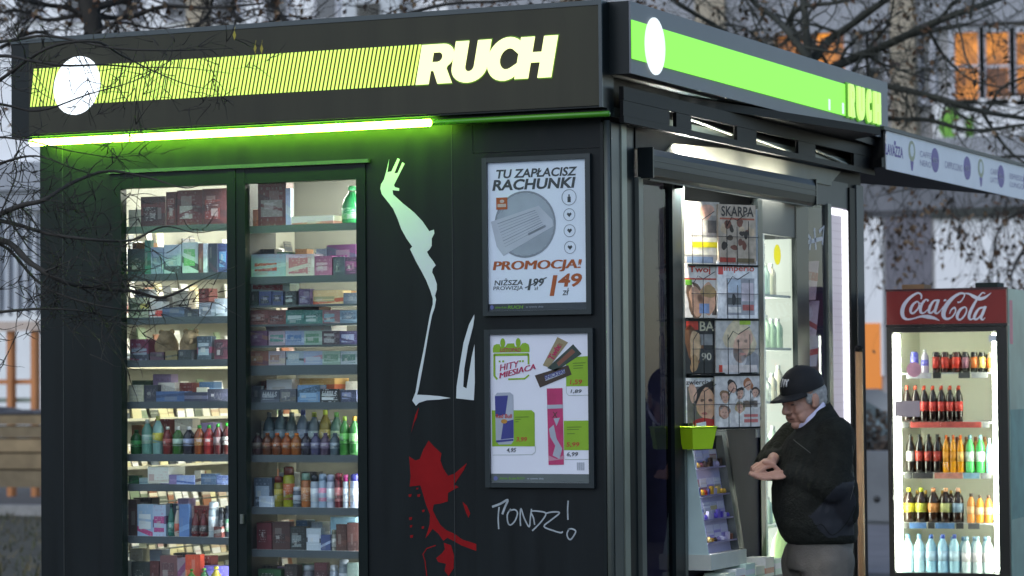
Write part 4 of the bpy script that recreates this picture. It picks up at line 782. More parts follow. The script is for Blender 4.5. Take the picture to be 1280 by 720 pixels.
def mag(i):
    x0, x1, y0, y1, _ = MAGS[i]; xm = (x0+x1)/2
    ua, va = rk(x0, y1); ub, vb = rk(x1, y0); lift = .006+.012*(i % 2)
    o = rect(MB(), PRK, ua, ub, va, vb, lift-.008, lift); ob = build('magazine', o, mp_('c', ['b8b0a4', 'b8a894', 'e8e0d4', 'f0efec', '2c2d2c', 'c4c0b8', 'e4e0da', 'cfcac4'][i]), None); tag(ob, ML[i], 'magazine', None)
    f = lambda a, b: (ua+(ub-ua)*a, va+(vb-va)*b)
    def blob(cx_, cy_, rx, ry, h, lv=1, nm='cover_print'):
        u, v = f(cx_, cy_); q1, q2, q3 = random.random()*6, random.random()*6, random.uniform(-.25, .25)
        pts = [(u+rx*(ub-ua)*(1+.14*math.sin(2*t+q1)+.09*math.sin(5*t+q2))*math.cos(t)+q3*ry*(vb-va)*math.sin(t), v+ry*(vb-va)*(1+.12*math.sin(3*t+q2))*math.sin(t)) for t in [k_*math.pi/10 for k_ in range(20)]]
        build(nm, poly(MB(), PRK, pts, lift+.0004*lv-.0003, lift+.0004*lv), mp_('c', h), ob)
    def blk(a, b, c, d, h, lv=1, nm='cover_print'):
        (u0, v0), (u1_, v1) = f(a, b), f(c, d); build(nm, rect(MB(), PRK, u0, u1_, v0, v1, lift+.0004*lv-.0003, lift+.0004*lv), mp_('c', h), ob)
    def tx(s, a, b, c, d, h, bold=.03, lv=4):
        (u0, v0), (u1_, v1) = f(a, b), f(c, d); build('lettering', text(MB(), PRK, s, u0, u1_, v0, v1, lift+.0004*lv, bold=bold), mp_('c', h), ob)
    def face(cx_, cy_, r, skin='c89878', hair='4a2c1c'):
        blob(cx_, cy_+r*.25, r*1.15, r*1.2, hair, 1); blob(cx_, cy_, r*.8, r*.98, skin, 2); blob(cx_-r*.3, cy_+r*.12, r*.16, r*.07, '94705c', 3); blob(cx_+r*.3, cy_+r*.12, r*.16, r*.07, '94705c', 3); blob(cx_, cy_-r*.5, r*.26, r*.09, 'b87868', 3)
    if i == 0:
        tx('KS', .06, .80, .32, .93, '3a3070'); blob(.62, .84, .2, .13, 'd8a890', 2); blk(.1, .38, .9, .78, '9a948c', 1); blk(.36, .42, .62, .76, 'b8b4a8', 2); blk(.02, .14, .98, .42, 'd8d4c0', 2); blk(.22, .26, .98, .35, 'd8c810', 4); blk(.05, .01, .8, .11, '6a7a90', 4); blk(.66, .5, .9, .7, '5a5450', 3)
    if i == 1:
        tx('SKARPA', .08, .80, .94, .97, '3a3430'); blk(.04, .745, .96, .775, 'a85a44', 2)
        for k in range(15): blob(random.uniform(.12, .9), random.uniform(.25, .7), random.uniform(.05, .1), random.uniform(.04, .09), random.choice(['3a302a', '5a4a3c', 'c8b090', '7a4a3a', 'd8d0c0']), 1+k % 4)
        blk(.03, .03, .45, .11, 'a03a2c', 3); blk(.5, .03, .95, .1, '6a5a3c', 3)
    if i == 2:
        tx('Twoj', .12, .80, .72, .95, 'c83a24'); blk(.0, .70, .98, .73, 'c0503c', 2); blob(.28, .35, .24, .34, '7a5a40', 1); blob(.34, .3, .2, .28, 'd0a080', 2); blob(.62, .35, .22, .3, 'd8a888', 2); blob(.66, .48, .2, .12, 'b09060', 3); blk(.4, .08, .68, .26, '8098c0', 3); blk(.02, .6, .2, .7, '70b030', 3); blk(.76, .05, .96, .5, '5a4a40', 1)
    if i == 3:
        tx('Imperio', .16, .79, .92, .93, 'd86a5c'); blk(.02, .76, .14, .9, 'd04a44', 2); blk(.22, .06, .92, .7, 'a8a8ac', 1); blk(.24, .45, .58, .68, 'c0ccd8', 2); blk(.60, .30, .9, .62, 'd8ccd0', 2); blk(.25, .24, .58, .36, '5a5c5c', 3); blk(.62, .14, .9, .24, 'c06a64', 3); blk(.26, .1, .58, .2, 'e8e4dc', 3); blob(.4, .33, .05, .1, '3a3a3c', 4)
    if i == 4:
        blk(.05, .80, .38, .96, 'd03a24', 1); tx('BA', .42, .78, .82, .96, 'c8c0a0'); blob(.26, .52, .24, .36, '7a5030', 1); blob(.30, .50, .17, .30, 'd8b488', 2); blk(.42, .52, .78, .72, '8a8a86', 2); blk(.40, .22, .80, .46, '3a3c3c', 2); tx('90', .46, .24, .74, .38, 'c0b8a4'); blob(.26, .18, .12, .16, 'b08a60', 3); blk(.85, .1, 1., .6, 'c8c0b0', 1)
    if i == 5:
        blob(.56, .62, .34, .34, 'd8c8a4', 1); blob(.62, .50, .22, .30, 'dcb49a', 2); blob(.52, .58, .04, .03, 'a08474', 3); blob(.70, .58, .04, .03, 'a08474', 3); blob(.62, .34, .08, .025, 'c08a7c', 3); blob(.40, .22, .34, .26, 'd0ccc8', 2); blob(.82, .2, .2, .18, '9a9a9c', 1); blk(.56, .88, .82, .97, 'a8c83a', 3); blk(.06, .01, .96, .14, 'e0d4cc', 4); blk(.06, .01, .14, .14, 'd0402c', 5)
    if i == 6:
        blk(.05, .04, .98, .82, '6a645c', 1); tx('zwierciadlo', .02, .86, .97, .96, '34302e', .02); blob(.66, .55, .36, .38, '2c2420', 2); blob(.62, .45, .26, .33, 'd4a482', 3); blob(.5, .54, .06, .03, '6a4c3e', 4); blob(.74, .54, .06, .03, '6a4c3e', 4); blob(.56, .27, .08, .03, 'b8685c', 4); blob(.6, .08, .36, .10, 'b02420', 4); blob(.22, .7, .12, .2, 'd8ac90', 3)
    if i == 7:
        for (a, b, r, hc) in ((.22, .58, .10, '8a6a4a'), (.38, .76, .10, '2a201c'), (.56, .64, .09, '1c1816'), (.74, .80, .09, 'a86a44'), (.90, .66, .08, '3a2a24'), (.2, .30, .11, 'a87a5a'), (.55, .38, .09, 'c0a878')): blob(a, b-.16, .12, .14, 'e0dcd4', 1); face(a, b, r, 'd4a890', hc)
        blk(.62, .40, .95, .52, '7a6a5a', 1); blk(.64, .12, .95, .18, 'c8706a', 3); blk(.64, .22, .95, .27, 'c8706a', 3)
    return ob
for i in range(8): mag(i)
for r_ in range(4):
    wv = MB(); x0, x1, y0, y1, _ = MAGS[r_*2]; u0, vb = rk(x0, y1); _, vt = rk(x0, y0); H = vt-vb
    us = [u1*t for t in (.02, .17, .34, .52, .67, .84, .99)]
    for k in range(0, 6):
        if k == 2: continue
        a, b = us[k], us[k]
        wv.tube([PRK(us[k], vb-.005, .030), PRK(us[k], vb+H*(.72 if k % 2 else .62), .030)], .0018, 4)
    for k in (0, 3): wv.tube([PRK(us[k], vb+H*.62, .030), PRK((us[k]+us[k+1])/2, vb+H*.78, .030), PRK(us[k+1], vb+H*.72, .030), PRK(us[k+2], vb+H*.86, .030)], .0018, 4)
    wv.tube([PRK(0, vb+H*.45, .031), PRK(u1, vb+H*.45, .031)], .0018, 4); wv.tube([PRK(0, vb-.005, .031), PRK(u1, vb-.005, .031)], .0022, 4)
    build('wire_pocket', wv, WIRE, rkt); bx('pocket_ledge', (0, 0, 0), (0, 0, 0), WIRE, rkt) if False else None
    lg_ = rect(MB(), PRK, 0, u1, vb-.012, vb-.003, -.035, .020); build('pocket_ledge', lg_, TRIM, rkt)
build('rack_post', MB().tube([PRK(u1+.02, 1.36, -.02), PRK(u1+.02, 2.36, -.02)], .010, 8), mat('post_pale', (.35, .37, .36), .4), rkt)
# lime flyer tub
LIMEP = mat('lime_plastic', (.42, .66, .015), .35, var=.08)
a = rk(856, 561); b = rk(889, 533); tub = thing('flyer_tub', 'lime green plastic tub of papers below the wire magazine rack', 'tub', PRK((a[0]+b[0])/2-.062, a[1], .07), math.pi/2-RKA)
hw = (b[0]-a[0])/2*.92; hh = b[1]-a[1]; tb = MB(); tb.prism([(-hw*.78, -.035, 0), (hw*.78, -.035, 0), (hw, -.05, hh), (-hw, -.05, hh)], (0, .003, 0)); tb.prism([(-hw*.78, .035, 0), (hw*.78, .035, 0), (hw, .05, hh), (-hw, .05, hh)], (0, -.003, 0))
tb.prism([(-hw*.78, -.032, 0), (-hw*.78, .032, 0), (-hw, .047, hh), (-hw, -.047, hh)], (.003, 0, 0)); tb.prism([(hw*.78, -.032, 0), (hw*.78, .032, 0), (hw, .047, hh), (hw, -.047, hh)], (-.003, 0, 0)); tb.box((-hw*.77, -.031, .001), (hw*.77, .031, .004))
build('tub_body', tb, LIMEP, tub); build('flyer', MB().prism([(-.01, -.03, .01), (.03, -.03, .01), (.012, -.045, hh*1.25), (-.04, -.045, hh*1.18)], (0, .004, 0)), WHITE, tub)
build('rim', MB().tube([(-hw, -.05, hh), (hw, -.05, hh), (hw, .05, hh), (-hw, .05, hh), (-hw, -.05, hh)], .004, 6), LIMEP, tub)
# slanted trinket case
def cs(px, py): q = onX(px, py, .03); return q.y, q.z
yb0, zb0 = cs(862, 706); yt1, zt1 = cs(899, 570); y0_, y1_ = .86, 1.275; zbt, ztp = .868, 1.385; xb_, xt_ = .095, .018
case = thing('trinket_case', 'slanted glazed case of small trinkets under the lime tub', 'display case', (0, 0, 0))
def PC(u, v, d=0.):   # u along y, v 0..1 up the slope
    return Vector((xb_+(xt_-xb_)*v, u, zbt+(ztp-zbt)*v)) + Vector((ztp-zbt, 0, xb_-xt_)).normalized()*d
fr_ = MB(); rect(fr_, PC, y1_-.045, y1_, 0, 1, -.03, .006); rect(fr_, PC, y0_, y1_-.046, .97, 1, -.03, .006); build('case_frame', fr_, ALU, case)
rim_ = MB(); rect(rim_, PC, y1_+.001, y1_+.03, -.02, 1.03, -.05, .004); rect(rim_, PC, y0_-.02, y1_, 1.002, 1.04, -.05, .004); build('case_edge', rim_, TRIM, case)
bk = rect(MB(), PC, y0_, y1_-.046, .0, .968, -.036, -.031); build('case_back', bk, mat('case_lilac', (.52, .49, .64), .5, var=.1), case)
build('case_lamp', rect(MB(), PC, y0_+.004, y0_+.016, .02, .95, -.030, -.020), emat('case_light', (.95, .93, 1), 26.0), case)
build('case_base', MB().box((-.002, y0_-.02, .80), (.112, y1_+.02, .866)), mat('case_base', (.55, .56, .48), .5), case)
build('case_side', MB().prism([(0, y0_-.012, .866), (.098, y0_-.012, .866), (.018, y0_-.012, 1.385), (0, y0_-.012, 1.385)], (0, .008, 0)), mat('case_side', (.5, .62, .58), .5), case)
for k, v in enumerate((.08, .27, .47, .70)):
    build('case_shelf', rect(MB(), PC, y0_+.002, y1_-.048, v, v+.012, -.030, .003), mat('case_shelf', (.3, .28, .4), .4), case)
    cc_ = [['c08a2a', 'd8c070', '8a5a3a', '3a2a20'], ['5a4ab0', 'd8b030', '7a6ac8', 'e0d8e8'], ['d8a82a', 'c03a2a', 'e0c060', '6a5a9a'], ['7a2a3a', 'c8a050', '3a2418', '8a6a4a']][k]
    for j in range(4):
        u = y0_+.012+j*.088; build('display_card', rect(MB(), PC, u, u+.076, v+.02, min(.96, v+.155), -.0305, -.028), prn(random.choice(['c8c4d8 8a7ab8 e0dce8', 'd8d0d8 b0a060 6a5a8a', 'b8b4cc 5a6a9a e8e4f0', 'd0ccd8 8a4a5a c8b070']), 20.), case)
    for j in range(9):
        cn_ = ['first', 'second', 'third', 'fourth', 'fifth', 'sixth', 'seventh', 'eighth', 'ninth'][j]; u = y0_+.022+j*.040; q = PC(u, v+.016, -.014); rr = random.uniform(.010, .018)
        if random.random() < .6: t = MB().box((-.008, -rr*.8, 0), (.006, rr*.8, rr*random.uniform(1.2, 2.8)))
        else: t = MB().lathe([(rr*.7, 0), (rr*.9, rr*.4), (rr*.75, rr*1.1), (rr*.25, rr*1.6)], k=8)
        o = build('trinket', t, plast(random.choice(cc_+['b8b0c8', 'd0ccd8', '8a80a8']), .3), None, loc=q); tag(o, 'small colourful trinket, %s from the corner post, on %s shelf of slanted case' % (cn_, ['lowest', 'second lowest', 'second highest', 'highest'][k]), 'trinket', 'trinkets in slanted case, %s shelf' % ['lowest', 'second lowest', 'second highest', 'highest'][k])
build('case_glass', rect(MB(), PC, y0_, y1_-.046, .0, .968, .003, .0045), gmat('case_glass', (.97, .96, 1), .03), case)
# papers on the low ledge
led = bx('low_ledge', (-.0, .84, .70), (.17, 1.80, .73), mat('ledge_grey', (.25, .27, .25), .5), K)
for i in range(6):
    y = .95+i*.13; o = MB(); o.box((0, 0, 0), (.10, .115, random.uniform(.03, .09))); tag(build('paper_stack', o, prn(['c8d0b8 a8b8a0 d8dcc8', 'd8d4c8 c07a5a b8c0b0', 'b8ccbc d8dcd0 90a890'][i % 3], 14.), loc=(.04, y, .731)), 'low pile of pale papers on the low ledge, %s from the corner post' % ORD[i].replace('top', 'first'), 'papers', 'paper piles on the low ledge')
# goods in the lit showcase
for si_, (z, items) in enumerate(((2.012, 4), (1.762, 5), (1.512, 5), (1.232, 5), (.932, 4))):
    for i in range(items):
        col = random.choice(['b4c8b0', 'c0d0b8', 'd0c8b4', 'b8d0c4', 'd4d8cc', 'c8b0a0']); y = 1.96+i*.09; h = random.uniform(.10, .17)
        vessel('drink_bottle', 'small bottle on %s shelf of lit showcase, %s from the magazine rack' % (ORD[si_], ORD[i].replace('top', 'first')), 'bottle', (-.08, y, z), .026, h, 'bottle', plast(col), None, plast('c8ccc8'), 'bottles in the lit showcase', k=8)
vessel('flask_bottle', 'large lime green bottle at the foot of the lit showcase', 'bottle', (-.012+.05, 2.00, .70), .055, .26, 'flask', plast('c4e4a4', .3), None, plast('d8ecc0'), sy=.6)
# magazines behind the rear glass
for k, (pa, pb, ya, yb) in enumerate(((1009, 1029, 328, 375), (1009, 1029, 377, 420), (1010, 1030, 420, 458))):
    a = onX(pa, yb, -.05); b = onX(pb, ya, -.05)
    o = tag(build('magazine', MB().prism([(-.100, 2.70, a.z), (-.014, 2.70, a.z), (-.014, 2.76, b.z), (-.100, 2.76, b.z)], (0, .006, 0)), prn(['c8b0b4 a03a34 d8d0d8', 'd0c0c4 b04a40 3a3440', 'd8d0d0 c03a30 b8a8b0'][k], 14.)), 'red and white magazine behind the rear glass, %s of three' % ['topmost', 'middle', 'lowest'][k], 'magazine')
kbox('rear_backing', (-.16, 2.53, .1), (-.14, 2.84, 2.46), mat('rear_backing', (.10, .095, .13), .5, var=.2))
kbox('rear_backing', (-.14, 2.838, .1), (-.02, 2.844, 2.46), MC['rear_backing'])
mm = MB()
for st in ([(1009, 292), (1014, 300), (1012, 312)], [(1018, 285), (1020, 312)], [(1009, 303), (1028, 298)], [(1024, 290), (1030, 283), (1028, 306)]): ribbon(mm, PR(-.0055), [(lambda q: (q.y, q.z))(onX(x, y, -.005)) for x, y in st], .02, .0005)
build('scratch_tag', mm, mat('scratch', (.5, .5, .55), .5), K)

# ================================================================== DRINKS FRIDGE
FPHI = R(3); FW = .62
fR = Vector((.769, 3.40, 0)); fO = fR - Vector((math.cos(FPHI), math.sin(FPHI), 0))*FW
FD = Vector((math.cos(FPHI), math.sin(FPHI), 0)); FN = Vector((math.sin(FPHI), -math.cos(FPHI), 0))
FR = thing('drinks_fridge', 'tall black framed drinks fridge with red header and lit shelves of bottles', 'fridge', fO, FPHI)
def fr(px, py, y=0.): q = onp(px, py, fO-FN*y, FN)-fO; return q.dot(FD), q.z
FBK = mat('fridge_black', (.014, .014, .013), .35, var=.1); FWH = mat('fridge_inside', (.86, .86, .74), .4, var=.03)
FRED = mat('fridge_red', (.20, .012, .010), .35, var=.12, scale=6)
Htop = 2.058; D = .60
bx('side_panel', (FW-.025, .0, .06), (FW, D, Htop), mat('fridge_side', (.20, .33, .28), .4, var=.45, scale=4), FR)
sdp = FR.children[-1]
bx('side_decal', (FW, .03, 1.78), (FW+.0015, .10, 2.0), mat('decal_pink', (.70, .20, .25), .5), sdp)
bx('side_decal', (FW, .02, .9), (FW+.0012, .5, 1.45), mat('decal_teal', (.10, .26, .24), .5, var=.4, scale=7), sdp)
bx('side_panel', (0, .0, .06), (.025, D, Htop), FBK, FR); bx('top_panel', (.026, .0, Htop-.02), (FW-.026, D, Htop), FBK, FR)
bx('back_panel', (.026, D-.02, .06), (FW-.026, D, Htop-.021), FWH, FR); bx('base_panel', (.026, .01, .06), (FW-.026, D-.021, .50), FBK, FR)
for (x, y) in ((.05, .06), (FW-.05, .06), (.05, D-.06), (FW-.05, D-.06)): build('foot', MB().lathe([(.022, 0), (.018, .06)], c=(x, y, 0), k=8), FBK, FR)
hb = fr(1180, 405)[1]
hd = bx('header_sign', (.004, -.030, hb), (FW-.004, -.001, Htop-.004), FRED, FR)
bx('header_trim', (.0, -.034, hb-.014), (FW, -.001, hb-.001), FBK, hd); bx('header_trim', (.0, -.034, Htop-.0035), (FW, -.001, Htop+.006), mat('trim_maroon', (.05, .01, .012), .4), hd)
PF = lambda u, v, d=0.: Vector((u, -.0305-d, v))
def hx(p): u, v = fr(1105+p[0]/8, 355+p[1]/8, -.03); return (u, v)
SCR = mat('script_white', (.62, .62, .68), .45)
kx = 1/8/245.
strokes = [
 ([(372, 150), (374, 112), (345, 90), (300, 108), (245, 152), (200, 212), (182, 282), (198, 335), (240, 354), (300, 344), (370, 325), (440, 328), (505, 342), (556, 366)], [14, 18, 18, 22, 30, 38, 42, 32, 18, 14, 20, 40, 26, 4]),
 ([(335, 172), (295, 200), (268, 250), (272, 288), (300, 288), (340, 245), (352, 200), (335, 172)], [12, 24, 30, 22, 18, 16, 12, 12]),
 ([(345, 185), (380, 195), (410, 175)], [8, 8, 8]),
 ([(445, 172), (425, 155), (392, 180), (366, 238), (370, 284), (402, 288), (445, 250)], [22, 14, 22, 32, 26, 14, 8]),
 ([(535, 165), (498, 170), (462, 225), (450, 275), (472, 290), (508, 255), (540, 190)], [16, 18, 30, 26, 18, 14, 14]),
 ([(548, 155), (525, 225), (512, 275), (530, 295), (565, 265), (592, 225)], [26, 30, 28, 16, 10, 6]),
 ([(598, 170), (612, 162), (626, 162)], [10, 22, 8]),
 ([(735, 182), (765, 178), (800, 130), (802, 98), (762, 95), (700, 130), (642, 190), (604, 258), (596, 318), (628, 350), (680, 330), (716, 276), (708, 236), (674, 258), (655, 300)], [16, 14, 12, 16, 22, 30, 42, 46, 40, 24, 14, 14, 18, 14, 6]),
 ([(800, 96), (850, 98), (900, 126), (955, 148), (1010, 135), (1072, 88)], [10, 18, 34, 36, 26, 3]),
 ([(812, 228), (768, 252), (735, 308), (740, 350), (772, 352), (815, 302), (828, 252), (812, 228)], [12, 26, 32, 22, 18, 16, 12, 12]),
 ([(1012, 96), (985, 88), (940, 140), (895, 215), (862, 285), (852, 335), (872, 356), (905, 330)], [12, 12, 18, 28, 32, 28, 16, 6]),
 ([(1003, 235), (955, 245), (915, 300), (905, 345), (935, 350), (980, 300), (1005, 245)], [16, 20, 30, 26, 18, 14, 14]),
 ([(1018, 222), (990, 290), (972, 335), (988, 358), (1014, 335)], [26, 30, 28, 16, 5])]
for i, (pts, ws) in enumerate(strokes):
    sp2 = smooth_line([hx(p) for p in pts], 4); wl = []
    for j in range(len(sp2)): t = j/4; a = int(min(t, len(ws)-1)); b = min(a+1, len(ws)-1); wl.append((ws[a]+(ws[b]-ws[a])*(t-a))*kx)
    build('script_stroke', ribbon(MB(), PF, sp2, wl, .0008+.0002*i), SCR, hd)
# door
x0, zt = fr(1118, 416); x1, zb = fr(1250, 717); x0 -= .004; x1 += .004
dr = MB(); dr.box((.003, -.032, zb-.06), (x0, -.002, hb-.016)); dr.box((x1, -.032, zb-.06), (FW-.003, -.002, hb-.016)); dr.box((x0, -.031, zt), (x1, -.002, hb-.016)); dr.box((x0, -.031, zb-.06), (x1, -.002, zb))
dor = build('door', dr, FBK, FR); bx('door_glass', (x0+.001, -.018, zb+.001), (x1-.001, -.012, zt-.001), GLASS3, dor)
build('door_handle', MB().tube([(.028, -.034, 1.0), (.028, -.06, 1.03), (.028, -.06, 1.38), (.028, -.034, 1.41)], .008, 8), FBK, dor)
gr_ = bx('grille', (.02, -.02, .07), (FW-.02, .008, zb-.065), FBK, FR)
for i in range(7): bx('grille_slot', (.06, -.0225, .13+i*.05), (FW-.06, -.0205, .15+i*.05), mat('slot_dark', (.004, .004, .004), .6), gr_)
FL = emat('fridge_tube', (.97, 1.0, .86), 34.0)
bx('light_tube', (x0+.004, .012, zb+.01), (x0+.026, .030, zt-.01), FL, FR); bx('light_tube', (x1-.030, .012, zb+.01), (x1-.008, .030, zt-.01), FL, FR)
bx('inner_wall', (.027, .002, zb-.05), (.032, D-.022, hb-.02), FWH, FR); bx('inner_wall', (FW-.032, .002, zb-.05), (FW-.027, D-.022, hb-.02), FWH, FR); bx('inner_ceiling', (.033, .002, hb-.03), (FW-.033, D-.022, hb-.02), FWH, FR)
FY = .07
def fsh(py, stripc, sh_x):
    z = fr(1180, py, FY)[1]
    s_ = build('shelf', MB().box((.034, FY-.03, z-.006), (FW-.034, D-.03, z)), mat('wire_shelf', (.6, .62, .6), .4), FR)
    for (a, b, h) in stripc:
        u0, u1 = fr(a, py, FY)[0], fr(b, py, FY)[0]; bx('price_strip', (u0, FY-.036, z-.028), (u1, FY-.031, z+.001), mat('strip_'+h, rgb(h), .5, var=.35, scale=40), s_)
    return z
zs = [fsh(466, [(1135, 1166, 'b8bcc0'), (1168, 1178, '30302e'), (1200, 1214, '4a4a48'), (1216, 1236, 'a8a8a4')], 0), fsh(527.5, [(1127, 1138, '3a3a38'), (1140, 1228, 'c8584e'), (1230, 1238, '9a9a98')], 0), fsh(591, [(1132, 1142, '4a4a48'), (1143, 1168, '3c3a3a'), (1170, 1205, 'd8907c'), (1206, 1226, '9ac0d0'), (1228, 1240, '8a8a88')], 0), fsh(653.5, [(1130, 1138, '3a3a38'), (1139, 1160, '5a80b0'), (1162, 1170, '3a3a38'), (1171, 1195, '6a90b8'), (1197, 1206, '3a3a38'), (1212, 1226, '6a6a68')], 0), fsh(716, [], 0)]
def fprod(row, items):
    z = zs[row]
    for (x0_, x1_, yt, kind, body, lb, cap, lab) in items:
        a, zt_ = fr(x0_, yt, FY); b, _ = fr(x1_, yt, FY); r = (b-a)/2*.97; h = zt_-z
        w = fO+FD*((a+b)/2)-FN*(FY+r)+Vector((0, 0, z+.0005))
        nm = 'drink_can' if kind == 'can' else 'drink_bottle'
        vessel(nm, lab, 'can' if kind == 'can' else 'bottle', w, r, h, kind, plast(body, .12), (mat('wrap_'+lb, rgb(lb), .4, var=.25, scale=60) if lb else None), plast(cap))
rowl = ['on top fridge shelf', 'on second fridge shelf', 'on third fridge shelf', 'on fourth fridge shelf', 'on bottom fridge shelf']
fprod(0, [(1137, 1147, 440, 'can', '4a4aa0', '5a58b0', '9a9aa8', 'violet blue can beside pink sticker '+rowl[0]), (1150, 1160, 437, 'bottle', 'b0a8b8', '6a68c0', 'c8c8c8', 'white bottle with violet label '+rowl[0]), (1164, 1174, 440, 'can', '2a1410', 'a8281c', '8a8a88', 'red and black can nearest the white bottle '+rowl[0]), (1175, 1185, 440, 'can', '301814', 'b83024', '8a8a88', 'red and black can, second from the white bottle '+rowl[0]), (1188, 1200, 440, 'can', '3a1a14', 'c03020', 'b8b0a8', 'widest red can '+rowl[0]), (1201, 1210, 440, 'can', '1c1814', '8a5a6a', '8a8a88', 'black and pink can '+rowl[0]), (1212, 1221, 440, 'can', '1a1a16', 'a85a24', '8a8a88', 'black and orange can '+rowl[0]), (1222, 1231, 440, 'can', '181814', 'c8b060', '8a8a88', 'black and gold can '+rowl[0]), (1233, 1241, 441, 'can', '8a7a60', 'd07030', '9a9a98', 'pale can with orange band '+rowl[0])])
fprod(1, [(1127+10.8*i, 1137.6+10.8*i, 482, 'bottle', '1c0c08', 'b03028', 'b8452c', 'cola bottle with red label, %s from the gray door sticker %s' % (ORD[i] if i else 'first', rowl[1])) for i in range(7)])
fprod(2, [(1131+11.3*i, 1142+11.3*i, 543, 'bottle', '140c08', '8a2418' if i else '9a9a94', '1a1a18', 'black capped cola bottle, %s from the hinge side %s' % (['fourth', 'third', 'second', 'first'][3-i], rowl[2])) for i in range(4)]+[(1177+9*i, 1186+9*i, 544, 'bottle', 'd08a0c', 'c8841c' if i < 2 else 'e0b060', 'c85a14', 'orange soda bottle, %s from the cola %s' % (['first', 'second', 'third'][i], rowl[2])) for i in range(3)]+[(1205, 1217, 544, 'bottle', '5ac06a', 'c8e0c8', '7aa8b0', 'green lemonade bottle beside the orange soda '+rowl[2]), (1218, 1230, 544, 'bottle', '48b85a', 'd0e4d0', '7aa8b0', 'green lemonade bottle beside the pale blue bottle '+rowl[2]), (1231, 1240, 548, 'bottle', '8ac0d0', 'b0d0d8', 'b0c8d0', 'pale blue bottle '+rowl[2])])
fprod(3, [(1127+15.3*i, 1142+15.3*i, 610, 'bottle', '241208', ['b0a024', '9a9a30', 'b8783a', 'a8a868', '7a90a0'][i], ['b8b014', 'a8b01c', 'd08a5a', 'd09a70', 'd0a080'][i], 'dark iced tea bottle with %s %s' % (['bright yellow cap', 'lime yellow cap', 'orange cap and label', 'peach cap and olive label', 'peach cap and blue label'][i], rowl[3])) for i in range(5)]+[(1207, 1218, 617, 'bottle', 'c8803c', 'd0a070', '4a3a30', 'orange juice bottle beside the iced tea '+rowl[3]), (1218, 1229, 619, 'bottle', 'd08a2c', 'd8b890', '4a3a30', 'middle orange juice bottle '+rowl[3]), (1229, 1240, 619, 'bottle', 'c87834', 'd0a080', '5a4030', 'outermost orange juice bottle '+rowl[3])])
fprod(4, [(1126+14.6*i, 1140+14.6*i, 668, 'bottle', ['b4d4dc', 'b8d8de', 'a0ccdc', 'a0c8dc', 'a8d0dc'][i], ['d0e0e4', 'c4dce4', 'b8d4e0', 'b4d0e0', 'c0d8e0'][i], ['6a9ac0', '7aa4c8', '4a6ab0', '4a60b8', '5a68b8'][i], 'blue water bottle, %s from the hinge side %s' % (['fifth', 'fourth', 'third', 'second', 'first'][4-i], rowl[4])) for i in range(5)]+[(1200+13.6*i, 1213.4+13.6*i, 671, 'bottle', 'd0dedc', 'e4dedc', 'a0c4d4', 'clear water bottle with white label, %s from the blue bottles %s' % (['first', 'second', 'third'][i], rowl[4])) for i in range(3)])
for row, (y0_, n_, xa, xb, yt, bd, lb, cp2, lab) in enumerate(((0, 8, 1165, 1240, 443, '2a1814', 'a03020', '8a8a88', 'dark can in the back row on top fridge shelf'), (0, 7, 1127, 1202, 484, '1c0c08', 'b03028', 'b8452c', 'cola bottle in the back row on second fridge shelf'), (0, 9, 1133, 1236, 546, '8a5a2a', 'b09a70', '7a4a2a', 'bottle in the back row on third fridge shelf'), (0, 7, 1130, 1204, 613, '2a160a', '8a8a50', 'c09a4a', 'iced tea bottle in the back row on fourth fridge shelf'), (0, 8, 1128, 1238, 671, 'b0d0dc', 'c8dce0', '8aa8c8', 'pale water bottle in the back row on bottom fridge shelf'))):
    z = zs[row]
    for i in range(n_):
        px_ = xa+(xb-xa)*(i+.5)/n_; a, zt_ = fr(px_, yt, FY+.09); b, _ = fr(px_+ (xb-xa)/n_, yt, FY+.09); r = (b-a)/2*.95; h = zt_-z
        vessel('drink_can' if row == 0 else 'drink_bottle', lab+', %s from hinge side' % ORD[i].replace('top', 'first'), 'can' if row == 0 else 'bottle', fO+FD*a-FN*(FY+.10)+Vector((0, 0, z+.0005)), r, h, 'can' if row == 0 else 'bottle', plast(bd, .12), mat('wrap_'+lb, rgb(lb), .4, var=.25, scale=60), plast(cp2), 'back row of '+lab.split(' in ')[0]+'s', k=8)
def fst(px0, px1, py0, py1, m_, nm): u0, v0 = fr(px0, py1, -.018); u1, v1 = fr(px1, py0, -.018); return bx(nm, (u0, -.0200, v0), (u1, -.0188, v1), m_, dor)
fst(1119, 1150, 501, 521, mat('sticker_grey', (.36, .31, .33), .5), 'door_sticker')
w_ = fst(1236, 1247, 419, 427, mat('sticker_white', (.6, .64, .72), .5), 'door_sticker')
u, v = fr(1142.5, 462, -.018); build('round_sticker', disc(MB(), lambda a, b, d=0.: Vector((a, -.0195-d, b)), u, v, .038, .038, 0, .0008), mat('sticker_pink', (.72, .36, .42), .5, var=.3, scale=20), dor)
# boxes on top of the fridge
for (xa, xb, h, col, lab) in ((1125, 1153, .030, '8a6a4a', 'flat brown cardboard box on top of the fridge'), (1217, 1245, .032, '14201c', 'flat black box on top of the fridge')):
    u0 = fr(xa, 360)[0]; u1 = fr(xb, 360)[0]; t = bx('flat_box', (-(u1-u0)/2, -.08, 0), ((u1-u0)/2, .08, h), mat('box_'+col, rgb(col), .8), None)
    t.location = fO+FD*((u0+u1)/2)-FN*.12+Vector((0, 0, Htop+.001)); t.rotation_euler.z = FPHI; tag(t, lab, 'box')
